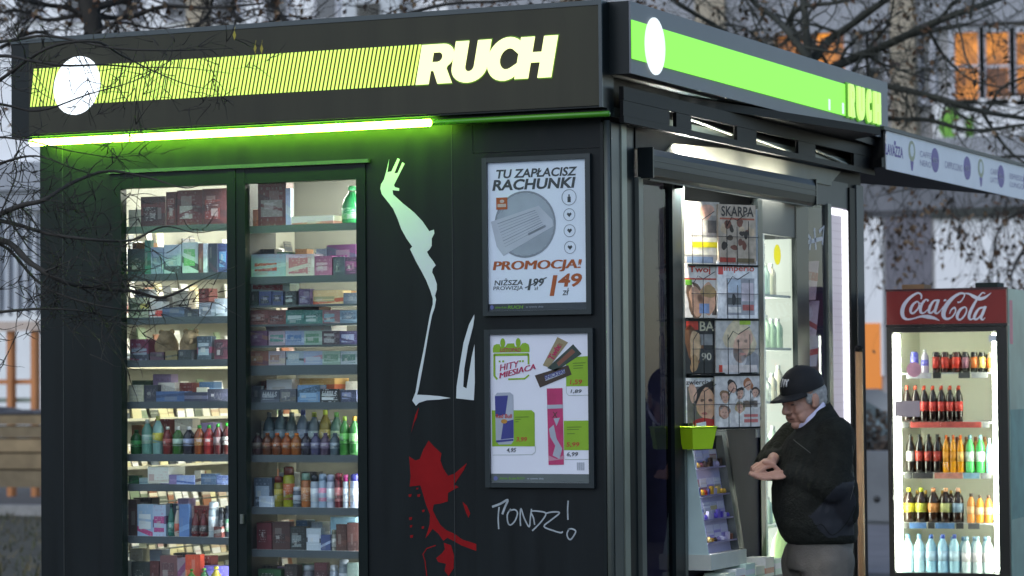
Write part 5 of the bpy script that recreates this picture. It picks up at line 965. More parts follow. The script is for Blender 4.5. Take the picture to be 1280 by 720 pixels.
# tan post beside the fridge
tp = thing('tan_post', 'slim brown wooden post between the man and the fridge', 'post', atd(1079, 860, 14.05)); 
hh_ = 1.62-(440-472)/3540*14.05
zb_ = tp.location.z; tp.location.z = 0
build('post', MB().tube([(0, 0, 0), (0, 0, hh_)], .018, 10), mat('tan_wood', (.26, .15, .07), .6, var=.2), tp)
build('post_cap', MB().lathe([(.020, hh_), (.022, hh_+.02), (.012, hh_+.03)], k=10), BLACK, tp)

# ================================================================== BACKGROUND
def wallp(px0, py0, px1, py1, Y): a = onY(px0, py0, Y); b = onY(px1, py1, Y); return a.x, b.x, b.z, a.z
YB = 30.
GB = thing('grey_building', 'grey shop building with orange lit windows and white panels behind the canopy', 'building')
x_l = onY(560, 100, YB).x; x_r = 3.0
FAC = mat('render_grey', (.36, .355, .35), .85, var=.15, scale=1.5, bump=.2)
bx('wall', (x_l, YB, 0), (x_r, YB+9, 13), FAC, GB)
PAN = mat('panel_white', (.74, .74, .74), .6, var=.05, scale=2)
def fpan(name, px0, py0, px1, py1, m_, d=.04, par=GB):
    a, b, c, dd = wallp(px0, py0, px1, py1, YB-d); return bx(name, (a, YB-d, c), (b, YB-.002, dd), m_, par)
fpan('wall_panel', 1079, 268, 1105, 470, PAN); fpan('wall_panel', 1168, 268, 1330, 520, PAN, .05); fpan('ledge', 1164, 261, 1335, 267, mat('ledge_dark', (.03, .035, .03), .7), .14)
fpan('band', 1060, 226, 1340, 263.5, mat('band_grey', (.15, .155, .17), .8, var=.2, scale=2), .06)
fpan('wall_panel', 1106, 268, 1167, 520, mat('panel_grey', (.15, .145, .165), .8, var=.12), .03)
fpan('seam', 1210, 227, 1212, 262, FBK, .07); fpan('seam', 1241, 227, 1243, 262, FBK, .07); fpan('seam', 1080, 264, 1168, 266.5, mat('seam_grey', (.06, .06, .065), .8), .08)
LITW = emat('lit_window', (1.0, .34, .05), .62); LITD = emat('lit_window_dim', (.9, .26, .04), .35)
fpan('lit_window', 1080, 404, 1101, 486, LITW, .055)
# upper storey
fpan('sign_board', 1166, 126, 1345, 212, PAN, .12)
SGR = mat('sign_lime', (.16, .40, .04), .6)
mm = MB(); sgl = [(1176, 150), (1180, 136), (1197, 133), (1199, 150), (1191, 152), (1190, 163), (1196, 172), (1192, 178), (1180, 172), (1173, 160)]
def qb(x, y): q = onY(x, y, YB-.13); return (q.x, q.z)
build('sign_mark', poly(MB(), PL(YB-.13), [qb(*p) for p in sgl], 0, .02), SGR, GB)
build('sign_mark', poly(MB(), PL(YB-.13), [qb(*p) for p in [(1207, 148), (1216, 146), (1217, 172), (1208, 175)]], 0, .02), SGR, GB)
def win(px0, py0, px1, py1, m_, cols=1):
    a, b, c, d = wallp(px0, py0, px1, py1, YB-.03); f = MB(); t = .09
    f.box((a-t, YB-.10, c-t), (a, YB-.002, d+t)); f.box((b, YB-.10, c-t), (b+t, YB-.002, d+t)); f.box((a, YB-.099, d), (b, YB-.002, d+t)); f.box((a, YB-.12, c-t), (b, YB-.002, c))
    w = build('window', f, mat('frame_white', (.45, .46, .50), .6), GB); bx('pane', (a, YB-.03, c), (b, YB-.015, d), m_, w)
    bx('glazing_bar', (a, YB-.05, (c+d)/2-.02), (b, YB-.031, (c+d)/2+.02), MC['frame_white'], w)
    return w
OR1 = bpy.data.materials.new('orange_interior'); OR1.use_nodes = True
_n = OR1.node_tree.nodes; _l = OR1.node_tree.links; _b = _n['Principled BSDF']; _b.inputs['Base Color'].default_value = (.05, .03, .02, 1)
_tc = _n.new('ShaderNodeTexCoord'); _v = _n.new('ShaderNodeTexNoise'); _v.inputs['Scale'].default_value = 3.2; _v.inputs['Detail'].default_value = 3; _l.new(_tc.outputs['Object'], _v.inputs['Vector'])
_r = _n.new('ShaderNodeValToRGB'); _r.color_ramp.elements[0].position = .36; _r.color_ramp.elements[0].color = (.10, .035, .012, 1); _r.color_ramp.elements[1].position = .66; _r.color_ramp.elements[1].color = (1, .36, .04, 1)
_l.new(_v.outputs[0], _r.inputs[0]); _l.new(_r.outputs[0], _b.inputs['Emission Color']); _b.inputs['Emission Strength'].default_value = .7
for (a, b) in ((1194, 1225), (1233, 1263), (1271, 1300), (1308, 1338)): win(a, 42, b, 124, OR1)
DKW = mat('dark_pane', (.05, .055, .07), .15, var=.2)
for (a, b) in ((893, 913), (919, 938), (1064, 1082), (1090, 1106), (1152, 1164)): win(a, 40, b, 124, DKW)
for (a, b, c) in ((973, 1003, 42), (1022, 1062, 42)):
    xa, xb, zc, zd = wallp(a, c, b, 100, YB-.03); r = (xb-xa)/2; cx_ = (xa+xb)/2; pts = [(xa, zc), (xb, zc)]+[(cx_+r*math.cos(R(i*18)), zd-r*.35+r*.75*math.sin(R(i*18))) for i in range(11)]
    w = build('arched_window', poly(MB(), PL(YB), [(cx_+(u-cx_)*1.12, zc+(v-zc)*1.06-.05) for u, v in pts], .0, .05), MC['frame_white'], GB); build('pane', poly(MB(), PL(YB), pts, .051, .07), OR1, w)
COLM = mat('pilaster_buff', (.36, .31, .23), .8, var=.15, scale=2)
for (a, b) in ((1112, 1143), (868, 906), (700, 728)):
    xa, xb, _, _ = wallp(a, 0, b, 100, YB-.3); bx('pilaster', (xa, YB-.3, 4.6), (xb, YB-.002, 13), COLM, GB)
fpan('cornice', 560, 6, 1340, 22, mat('cornice_grey', (.30, .31, .33), .8), .2); fpan('cornice', 860, 186, 1340, 200, MC['cornice_grey'], .16)
for i in range(9):
    xa = x_l+1.2+i*2.1; w = bx('upper_window', (xa, YB-.05, 9.0), (xa+1.1, YB-.002, 11.2), MC['frame_white'], GB); bx('pane', (xa+.08, YB-.07, 9.08), (xa+1.02, YB-.051, 11.12), DKW, w)
# pale building on the other side
PB_ = thing('pale_building', 'pale blue grey building with barred ground floor windows behind bare branches', 'building')
PALEW = mat('render_pale', (.80, .81, .82), .8, var=.08, scale=1.2)
bx('wall', (-46, YB+1, 0), (x_l-.01, YB+9, 12), PALEW, PB_)
def ppan(name, px0, py0, px1, py1, m_, d=.04): a, b, c, dd = wallp(px0, py0, px1, py1, YB+1-d); return bx(name, (a, YB+1-d, c), (b, YB+1-.002, dd), m_, PB_)
ppan('ledge', -260, 216, 62, 236, mat('ledge_slate', (.30, .32, .35), .8), .25); ppan('ledge', -260, 251, 62, 262, MC['ledge_slate'], .15)
gl = ppan('barred_window', -260, 268, 48, 392, mat('window_pale', (.55, .59, .64), .4, var=.2, scale=1), .03)
for i in range(22):
    xx = 46-i*11.5; a, b, c, d = wallp(xx-1.6, 266, xx+1.6, 394, YB+1-.1); bx('window_bar', (a, YB+1-.1, c), (b, YB+1-.05, d), mat('bar_slate', (.13, .14, .16), .6), gl)
ppan('wall_panel', -260, 395, 62, 560, mat('render_offwhite', (.74, .75, .74), .85, var=.05), .06)
ppan('beam', 232, -60, 253, 60, COLM, .3)
vt = ppan('vent_box', 430, -4, 500, 60, mat('vent_white', (.50, .53, .55), .7), .5)
a, b, c, d = wallp(445, 3, 474, 40, YB+.45)
for i in range(9): bx('vent_slat', (a, YB+.44, c+(d-c)*i/9), (b, YB+.495, c+(d-c)*(i+.5)/9), FBK, vt)
for i in range(8):
    a, b, c, d = wallp(20+i*62, -34, 52+i*62, 26, YB+.95); w = bx('window', (a, YB+.93, c), (b, YB+.998, d), MC['frame_white'], PB_); bx('pane', (a+.06, YB+.915, c+.06), (b-.06, YB+.929, d-.06), DKW, w)
# orange frame
OF = thing('orange_frame', 'orange painted timber frame standing behind the stacked planks', 'frame', (0, 0, 0)); YF = 24.
ORP = mat('orange_paint', (.50, .20, .07), .7, var=.15, scale=3)
def fbx(name, px0, py0, px1, py1, m_, y0=YF, dep=.12, z0=None):
    a = onY(px0, py0, y0); b = onY(px1, py1, y0); return bx(name, (a.x, y0, b.z if z0 is None else z0), (b.x, y0+dep, a.z), m_, OF)
for x in (-88, -24, 8, 38): fbx('upright', x, 412, x+6.5, 525, ORP, z0=0)
fbx('rail', -100, 475.5, 48, 480, ORP, YF+.125, .05); fbx('rail', -100, 404, 48, 413, mat('rail_pale', (.50, .40, .33), .7), YF-.06, .055); fbx('rail', -100, 498, 48, 503, mat('rail_sage', (.22, .26, .22), .7), YF+.125, .05)
# stacked planks
YP = 19.75
PS_ = thing('plank_stack', 'stack of weathered brown planks on dark bearers beside the kerb', 'planks', (0, 0, 0))
lev = [519, 533, 549, 567, 588, 611]
for i in range(5):
    zt_ = onY(25, lev[i], YP).z; zb__ = onY(25, lev[i+1]-2.2, YP).z; sh_ = random.uniform(-.06, .06)
    bx('plank', (-20.0+sh_, YP-.02*i-.02, zb__), (-13.2+sh_*3, YP+.9, zt_), mat('plank_%d' % (i % 3), [(.21, .155, .085), (.17, .13, .075), (.24, .175, .095)][i % 3], .85, var=.4, scale=4, bump=.4, bscale=20), PS_)
for x in (-19.5, -17.5, -15.4, -13.6): bx('bearer', (x, YP+.05, 0), (x+.16, YP+.85, onY(25, 612, YP).z), mat('bearer_dark', (.03, .015, .012), .9), PS_)
tarp = MB(); 
for i in range(9):
    x = -19.6+i*.55; tarp.ell((x, YP+.35, onY(25, 519, YP).z+.02), (.5, .4, .07+.03*math.sin(i*1.7)), nu=10, nv=6)
tag(build('tarpaulin', tarp, mat('tarp_dark', (.035, .035, .04), .6, bump=.5, bscale=6)), 'crumpled dark tarpaulin lying on top of the plank stack', 'tarpaulin')
# pavement and concrete block, bushes, parked car in the gap beside the fridge
g = MB(); g.add([(-6.5, 12, .004), (-1, 12, .004), (-1, 26, .004), (-6.5, 26, .004)], [(0, 1, 2, 3)]); build('pavement', g, mat('pavement_grey', (.13, .13, .14), .9, var=.25, scale=2), kind='structure')
cbk = thing('concrete_block', 'grey concrete barrier block seen between post and fridge', 'barrier', (-5.0, 19.7, 0))
bb2 = bmesh.new(); bmesh.ops.create_cube(bb2, size=1); bmesh.ops.scale(bb2, vec=(1.6, .5, .8), verts=bb2.verts); bmesh.ops.translate(bb2, vec=(0, 0, .40), verts=bb2.verts); bmesh.ops.bevel(bb2, geom=bb2.edges[:], offset=.04, segments=2, affect='EDGES'); me = bpy.data.meshes.new('block'); bb2.to_mesh(me); bb2.free(); link('block', me, mat('concrete', (.15, .16, .165), .9, var=.25, scale=3, bump=.3), cbk)
build('lifting_hole', MB().tube([(.2, -.252, .28), (.2, -.24, .28)], .04, 10), FBK, cbk)
def leafmesh(center, rad, n, s, cols=2):
    m = MB()
    for i in range(n):
        v = Vector((random.gauss(0, 1), random.gauss(0, 1), random.gauss(0, 1))).normalized()*random.random()**.4
        p = Vector(center)+Vector((v.x*rad[0], v.y*rad[1], v.z*rad[2])); a = Vector((random.uniform(-1, 1), random.uniform(-1, 1), random.uniform(-1, 1))).normalized(); b = a.orthogonal().normalized()
        m.add([p-a*s, p+b*s*.6, p+a*s, p-b*s*.6], [(0, 1, 2, 3)], random.randrange(cols))
    return m
bu = thing('low_bush', 'dark leafless bush behind the concrete barrier block', 'bush', (0, 0, 0))
build('foliage', leafmesh((-5.3, 21.0, .75), (.9, .5, .5), 900, .05), [mat('bush_dark', (.04, .032, .025), .9), mat('bush_brown', (.07, .05, .035), .9)], bu, kind='stuff')
tw = MB()
for i in range(14): tw.tube([(-5.3+random.uniform(-.2, .2), 21, 0), (-5.3+random.uniform(-.8, .8), 21+random.uniform(-.3, .3), random.uniform(.7, 1.2))], [.012, .004], 4)
build('stem', tw, mat('bush_stem', (.05, .04, .03), .9), bu)
CX, CY_ = -6.9, 24.0
car = thing('parked_car', 'grey green parked car with pale side windows behind the bush', 'car', (CX, CY_, 0), R(4))
prof = [(-2.1, .35), (-2.15, .75), (-1.55, .92), (-.9, 1.42), (.55, 1.47), (1.35, .98), (2.05, .85), (2.12, .40)]
cm = MB(); cm.prism([(x, -.85, z) for x, z in prof], (0, 1.7, 0)); me = cm.mesh('car_body'); fix_normals(me); link('body', me, mat('car_paint', (.10, .13, .14), .25, .3, var=.05), car)
CW = mat('car_glass', (.20, .26, .28), .08)
build('side_window', MB().prism([(-1.25, -.852, .98), (-.82, -.852, 1.36), (-.18, -.852, 1.39), (-.18, -.852, .98)], (0, .01, 0)), CW, car); build('side_window', MB().prism([(-.08, -.852, .98), (-.08, -.852, 1.39), (.50, -.852, 1.40), (1.05, -.852, .98)], (0, .01, 0)), CW, car)
for x in (-1.3, 1.3):
    wh = build('wheel', MB().tube([(x, -.86, .32), (x, -.66, .32)], .32, 18), mat('rubber', (.02, .02, .02), .8), car); build('rim', MB().tube([(x, -.875, .32), (x, -.861, .32)], .20, 14), ALU, wh)
    build('wheel', MB().tube([(x, .66, .32), (x, .86, .32)], .32, 18), MC['rubber'], car)
# unseen dark terrace behind the photographer, added to dim reflections in the glass
SB = thing('added_terrace', 'long dark terrace added behind the photographer to dim the glass reflections', 'building')
bx('wall', (-60, -64, 0), (70, -56, 9), mat('terrace_wall', (.10, .10, .11), .9, var=.2), SB)
for i in range(20):
    for j in range(3): bx('window', (-58+i*6.4, -55.99, 1.2+j*2.6), (-56.4+i*6.4, -55.9, 2.7+j*2.6), DKW, SB)

# ================================================================== TREES
BARK = mat('bark_dark', (.030, .027, .022), .9, var=.35, scale=10, bump=.5, bscale=40)
BARK2 = mat('bark_mossy', (.045, .047, .036), .9, var=.35, scale=10, bump=.5, bscale=40)
LEAFB = [mat('dead_leaf_brown', (.11, .055, .025), .8), mat('dead_leaf_dark', (.05, .035, .025), .8), mat('dead_leaf_tan', (.20, .13, .07), .8)]
def twigs(m, lf, p, d, L, r, lev, rnd, leafp=.0, droop=0., spread=.7, leafs=.03):
    n = max(3, int(5)); pts = [Vector(p)]; dd = Vector(d).normalized(); rad = [r]
    for i in range(n):
        dd = (dd + Vector((rnd.gauss(0, .16), rnd.gauss(0, .16), rnd.gauss(0, .16)-droop*.1))).normalized()
        pts.append(pts[-1]+dd*L/n); rad.append(r*(1-.72*(i+1)/n))
    m.tube(pts, rad, 4 if lev < 2 else 5)
    if lev > 0:
        for k in range(rnd.randint(3, 5)):
            i = rnd.randint(1, n); q = pts[i]; nd = (dd + Vector((rnd.gauss(0, spread), rnd.gauss(0, spread), rnd.gauss(0, spread)-droop*.3))).normalized()
            twigs(m, lf, q, nd, L*rnd.uniform(.45, .75), max(.0022, rad[i]*.6), lev-1, rnd, leafp, droop, spread, leafs)
    if lf is not None and rnd.random() < leafp:
        for k in range(rnd.randint(1, 4)):
            q = pts[rnd.randint(1, n)]; s = leafs*rnd.uniform(.6, 1.3); a = Vector((rnd.uniform(-1, 1), rnd.uniform(-1, 1), rnd.uniform(-1.5, .3))).normalized(); b = a.orthogonal().normalized()*s*.45; c = q+a*s
            lf.add([q, q+a*s*.5+b, c+a*s*.5, q+a*s*.5-b], [(0, 1, 2, 3)], rnd.randrange(3))
def limb(pxs, d, w, dj=.0, k=7, kids=8, tw=None, lf=None, lev=2, L=.5, rnd=random, leafp=0., droop=0., leafs=.03, parent=None, mt=BARK, tr=.0035, ws=1.):
    w = (w[0]*ws, w[1]*ws)
    """a limb through the listed picture points at depth d"""
    n = len(pxs); pts = [atd(x, y, d+dj*math.sin(i*1.3)) for i, (x, y) in enumerate(pxs)]; pts = smooth_line(pts, 5)
    rad = [(w[0]+(w[1]-w[0])*i/(len(pts)-1)) for i in range(len(pts))]
    m = MB().tube(pts, rad, k); build('branch', m, mt, parent)
    for i in range(kids):
        j = rnd.randint(1, len(pts)-1); dd = (pts[j]-pts[j-1]).normalized()
        nd = (dd*.6+Vector((rnd.gauss(0, .6), rnd.gauss(0, .5), rnd.gauss(0, .6)-droop*.5))).normalized()
        twigs(tw, lf, pts[j], nd, L*rnd.uniform(.5, 1.2), max(tr, rad[j]*.45), lev, rnd, leafp, droop, .7, leafs)
# --- large tree between kiosk and grey building
rn = random.Random(11); d0 = 23.0
T1 = thing('bare_tree', 'large bare tree with spreading dark limbs behind the kiosk roof', 'tree', (0, 0, 0)); tw = MB(); lf = MB()
base = atd(1015, 400, d0); top = atd(1010, 70, d0)
build('trunk', MB().tube([Vector((base.x, base.y, -.05)), Vector((base.x+.05, base.y, 1.2)), (base+Vector((0, 0, 1.0))), top, atd(1000, -60, d0+.3)], [.26, .22, .11, .035, .02], 12), BARK2, T1)
for pxs, w, kids in (([(905, -55), (940, 0), (968, 22), (990, 45), (1010, 75)], (.035, .06), 8), ([(1008, 85), (1035, 52), (1060, 34), (1100, 5), (1150, -30), (1200, -70)], (.075, .03), 8),
    ([(1000, 120), (1060, 100), (1110, 108), (1171, 122), (1227, 139), (1290, 150), (1360, 165)], (.06, .025), 12), ([(1010, 100), (1060, 76), (1115, 53), (1168, 28), (1215, 11), (1270, -8), (1340, -20)], (.08, .03), 12),
    ([(1150, 118), (1227, 139), (1250, 112), (1285, 95), (1340, 80)], (.03, .015), 7), ([(1010, 130), (1110, 148), (1160, 150), (1215, 163), (1280, 156), (1340, 150)], (.045, .018), 10),
    ([(1020, 60), (990, 35), (1000, 10), (1060, 0), (1130, -30)], (.05, .02), 7), ([(1000, 90), (940, 60), (890, 30), (850, 5), (800, -30)], (.05, .02), 8), ([(1227, 139), (1250, 175), (1275, 200), (1330, 235)], (.03, .012), 6),
    ([(1160, 35), (1180, 70), (1215, 100), (1260, 110)], (.03, .012), 6), ([(990, 45), (965, 60), (930, 35), (900, 30)], (.025, .012), 6), ([(1060, 100), (1085, 60), (1110, 30), (1120, -20)], (.03, .012), 6)):
    limb(pxs, d0, w, .35, 8, kids, tw, lf, 2, .8, rn, .10, .2, .04, T1, BARK2, .005, .56)
for i in range(60):
    x, y = rn.uniform(860, 1300), rn.uniform(-20, 120); twigs(tw, lf, atd(x, y, d0+rn.uniform(-.6, .6)), Vector((rn.gauss(0, 1), rn.gauss(0, .4), rn.gauss(0, .7))), .7, .005, 2, rn, .12, .2, .7, .04)
build('twigs', tw, BARK2, T1, kind='stuff'); build('leaves', lf, LEAFB, T1, kind='stuff')
# --- drooping tree in front of the white panels
rn = random.Random(5); d1 = 25.5
T2 = thing('drooping_tree', 'tree with thin drooping twigs and dead leaves before the white panels', 'tree', (0, 0, 0)); tw = MB(); lf = MB()
b2 = atd(1345, 500, d1); build('trunk', MB().tube([Vector((b2.x, b2.y, -.05)), Vector((b2.x, b2.y, 1.5)), atd(1340, 230, d1), atd(1330, 100, d1)], [.14, .12, .09, .05], 10), BARK, T2)
for pxs in ([(1340, 240), (1290, 220), (1240, 222), (1190, 232), (1140, 236), (1095, 246)], [(1335, 220), (1280, 196), (1200, 205), (1130, 224), (1085, 232)], [(1340, 260), (1285, 262), (1250, 285), (1240, 330)], [(1338, 250), (1290, 300), (1265, 340), (1270, 380)]):
    limb(pxs, d1, (.03, .006), .3, 6, 9, tw, lf, 2, .75, rn, .35, 1.3, .04, T2, BARK, .004, .7)
for i in range(26):
    x = rn.uniform(1085, 1280); twigs(tw, lf, atd(x, rn.uniform(225, 275), d1+rn.uniform(-.5, .5)), Vector((rn.gauss(0, .5), rn.gauss(0, .3), -1)), rn.uniform(.4, .9), .004, 1, rn, .45, 1., .6, .04)
build('twigs', tw, BARK, T2, kind='stuff'); build('leaves', lf, LEAFB, T2, kind='stuff')
# --- tree behind the front sign
rn = random.Random(3); d2 = 20.
T3 = thing('bare_tree', 'bare tree with one thick trunk rising behind the glowing front sign', 'tree', (0, 0, 0)); tw = MB(); lf = MB()
b3 = atd(116, 500, d2); build('trunk', MB().tube([Vector((b3.x, b3.y, -.05)), Vector((b3.x, b3.y, 1.6)), atd(117, 120, d2), atd(116, 30, d2), atd(104, -40, d2), atd(110, -160, d2)], [.13, .11, .075, .065, .085, .06], 10), BARK, T3)
for pxs, w in (([(116, 35), (90, 12), (50, 5), (0, -6), (-60, -10)], (.035, .012)), ([(112, 15), (60, 25), (25, 14), (-40, 20)], (.025, .01)), ([(118, 10), (170, -4), (220, -14), (300, -40)], (.04, .015)), ([(116, 20), (160, 22), (205, 8), (260, 10), (330, 4)], (.03, .010)), ([(120, 40), (150, 28), (200, 36), (290, 20)], (.02, .008)), ([(0, 60), (45, 40), (90, 52), (140, 30), (180, -5)], (.022, .010)), ([(240, 40), (262, 15), (268, -10), (290, -40)], (.02, .010)), ([(300, 26), (290, 8), (310, -30)], (.03, .02)), ([(360, 30), (345, 10), (330, -30)], (.03, .018)), ([(500, 20), (560, 5), (640, 0), (720, -15)], (.02, .01))):
    limb(pxs, d2, w, .25, 6, 9, tw, lf, 2, .55, rn, .12, .2, .03, T3, BARK, .004, .75)
for i in range(46):
    x, y = rn.uniform(-40, 420), rn.uniform(-20, 60); twigs(tw, lf, atd(x, y, d2+rn.uniform(-.5, .5)), Vector((rn.gauss(0, 1), rn.gauss(0, .4), rn.gauss(0, .7))), .55, .0055, 2, rn, .3, .1, .7, .035)
for i in range(16):
    x, y = rn.uniform(420, 760), rn.uniform(-10, 25); twigs(tw, lf, atd(x, y, d2+rn.uniform(-.5, .5)), Vector((rn.gauss(0, 1), rn.gauss(0, .4), rn.gauss(0, .5))), .5, .005, 2, rn, .4, .1, .7, .035)
build('twigs', tw, BARK, T3, kind='stuff'); build('leaves', lf, LEAFB, T3, kind='stuff')
# --- small tree beside the kiosk, its branches reach across the display doors
rn = random.Random(21); d3 = 10.4
T4 = thing('slender_tree', 'slender bare tree whose branches cross the front of the display doors', 'tree', (0, 0, 0)); tw = MB()
b4 = atd(-190, 600, d3); build('trunk', MB().tube([Vector((b4.x, b4.y, -.05)), Vector((b4.x, b4.y, 1.)), atd(-180, 300, d3), atd(-150, 80, d3), atd(-140, -200, d3)], [.085, .075, .06, .045, .03], 12), BARK, T4)
for pxs, w, kids in (([(-178, 330), (-60, 300), (0, 268), (30, 256), (55, 250), (92, 228), (135, 214), (185, 222), (232, 235), (262, 226)], (.022, .0015), 6), ([(-178, 350), (-80, 318), (0, 300), (40, 330), (80, 352), (120, 360), (165, 364), (200, 372), (225, 364), (240, 356), (258, 347), (297, 332)], (.024, .0013), 9),
    ([(-60, 310), (0, 305), (45, 350), (80, 370), (140, 385), (190, 388), (225, 376), (262, 372)], (.012, .0012), 7), ([(-175, 300), (-60, 270), (10, 278), (60, 292), (120, 300), (165, 300), (205, 283), (246, 291), (286, 284)], (.016, .0012), 7),
    ([(-178, 370), (-60, 398), (0, 390), (50, 386), (95, 388), (140, 396), (185, 400)], (.014, .0012), 5), ([(-170, 280), (-50, 232), (0, 205), (45, 195), (90, 210), (130, 222)], (.014, .0012), 6),
    ([(-155, 120), (-40, 85), (0, 70), (40, 76), (80, 82), (130, 81), (170, 84), (230, 85), (290, 92)], (.014, .0011), 6), ([(-160, 140), (-30, 118), (0, 100), (60, 60), (118, 52), (150, 68), (190, 88), (235, 106), (270, 112)], (.014, .0011), 6),
    ([(-150, 60), (0, 52), (60, 45), (140, 60), (205, 63), (255, 62), (295, 60)], (.012, .001), 5), ([(-155, 100), (0, 130), (50, 138), (110, 118), (180, 96), (240, 55)], (.010, .001), 4), ([(-170, 220), (-60, 185), (-10, 172), (35, 176), (95, 190), (190, 205)], (.012, .001), 5), ([(0, 268), (20, 220), (18, 195), (40, 178)], (.006, .002), 4)):
    limb(pxs, d3, w, .12, 6, kids, tw, None, 1, .22, rn, 0, .1, .02, T4, BARK, .0013, .62)
for i in range(95):
    x, y = rn.uniform(-40, 150), rn.uniform(185, 420); twigs(tw, None, atd(x, y, d3+rn.uniform(-.1, .1)), Vector((rn.gauss(0.5, .7), rn.gauss(0, .2), rn.gauss(0, .5))), .2, .0020, 1, rn)
for i in range(26):
    x, y = rn.uniform(-20, 300), rn.uniform(25, 150); twigs(tw, None, atd(x, y, d3+rn.uniform(-.1, .1)), Vector((rn.gauss(0.6, .7), rn.gauss(0, .2), rn.gauss(0, .4))), .16, .0009, 1, rn)
build('twigs', tw, BARK, T4, kind='stuff')
YL = mat('leaf_yellow', (.36, .30, .03), .6)
for (x, y, a) in ((293, 43, .3), (319, 60, 0), (327, 60, .1)):
    q = atd(x, y, d3+.05); m_ = MB(); s = .022; up = UP*s; rt_ = RT*s*.28
    m_.add([q-up, q-up*.1+rt_, q+up*.7, q-up*.1-rt_], [(0, 1, 2, 3)]); m_.tube([q+up*.6, q+up*1.3+rt_*.5], .0008, 4); o = build('leaf', m_, YL, T4)

# ================================================================== THE MAN
S_ = 281.
MO = atd(1010, 700, 12.6); MO.z = 0
def A(px): return (px-1010)/S_
def Cc(py): return 1.62+(472-py)/S_
MAN = None
def V3(px, py, b): return Vector((A(px), b, Cc(py)))
ROTM = -YAW
def remesh(name, mb, vox, smooth_it=4):
    me = mb.mesh(name); ob = bpy.data.objects.new(name, me); COL.objects.link(ob)
    md = ob.modifiers.new('r', 'REMESH'); md.mode = 'VOXEL'; md.voxel_size = vox; md.use_smooth_shade = True
    if smooth_it: ms = ob.modifiers.new('s', 'SMOOTH'); ms.iterations = smooth_it; ms.factor = .5
    bpy.context.view_layer.update(); dg = bpy.context.evaluated_depsgraph_get(); out = bpy.data.meshes.new_from_object(ob.evaluated_get(dg))
    bpy.data.objects.remove(ob); bpy.data.meshes.remove(me); out.name = name
    return out
# head frame: x forward, y to his left, z up; pitched down and turned a little to the camera
HC = V3(1005, 495, .0)
pit, yw = R(17), R(32)
fx = Vector((-math.cos(yw), -math.sin(yw), 0)); lx = Vector((math.sin(yw), -math.cos(yw), 0)); ux = Vector((0, 0, 1))
hf = fx*math.cos(pit)-ux*math.sin(pit); hu = ux*math.cos(pit)+fx*math.sin(pit)
HM = Matrix((hf, lx, hu)).transposed()
def H(x, y, z): return HC + HM@Vector((x, y, z))
b = MB()
b.ell(H(-.012, 0, .022), (.098, .078, .090), HM, 24, 16); b.ell(H(.026, 0, -.045), (.066, .062, .085), HM, 24, 16)
b.ell(H(.066, 0, -.112), (.026, .027, .020), HM); b.ell(H(.012, .047, -.085), (.052, .020, .034), HM); b.ell(H(.012, -.047, -.085), (.052, .020, .034), HM)
b.cap(H(.084, -.036, .006), H(.084, .036, .006), .014, .014); b.cap(H(.092, 0, .0), H(.112, 0, -.036), .010, .0145); b.ell(H(.112, 0, -.041), (.016, .015, .012), HM)
for s in (-1, 1):
    b.ell(H(.102, s*.013, -.045), (.010, .009, .008), HM); b.ell(H(.058, s*.037, -.044), (.030, .022, .026), HM); b.ell(H(.050, s*.044, -.078), (.032, .020, .032), HM)
    b.ell(H(-.010, s*.078, -.022), (.020, .010, .034), HM@Matrix.Rotation(R(-12), 3, 'Y')); b.ell(H(.004, s*.076, -.042), (.010, .009, .012), HM)
    b.ell(H(.074, s*.033, -.013), (.014, .016, .009), HM)
b.cap(H(.082, -.016, -.073), H(.082, .016, -.073), .008, .008); b.cap(H(.079, -.014, -.086), H(.079, .014, -.086), .009, .009); b.ell(H(.074, 0, -.062), (.020, .028, .014), HM)
NK = V3(1027, 536, .0)
b.cap(H(-.035, 0, -.045), NK, .054, .058); b.ell(H(.040, 0, -.115), (.035, .035, .03), HM)
# body under the clothes, arms, hands
b.cap(NK, V3(1022, 600, .0), .09, .15); b.cap(V3(1020, 600, 0), V3(1024, 690, 0), .15, .13)
SHL, ELL, WRL = V3(1044, 552, -.165), V3(1034, 606, -.215), V3(983, 591, -.155)
SHR, ELR, WRR = V3(1002, 548, .165), V3(966, 583, .13), V3(968, 572, -.04)
b.cap(SHL, ELL, .05, .042); b.cap(ELL, WRL, .042, .027); b.cap(SHR, ELR, .05, .042); b.cap(ELR, WRR, .042, .027)
for (hip, kn, an, toe) in ((V3(1034, 690, -.085), Vector((A(1030), -.10, .48)), Vector((A(1040), -.10, .09)), Vector((A(995), -.14, .04))), (V3(1014, 690, .085), Vector((A(1008), .08, .48)), Vector((A(1016), .09, .09)), Vector((A(972), .05, .04)))):
    b.cap(hip, kn, .09, .06); b.cap(kn, an, .058, .04); b.cap(an+Vector((.02, 0, -.04)), toe, .04, .035)
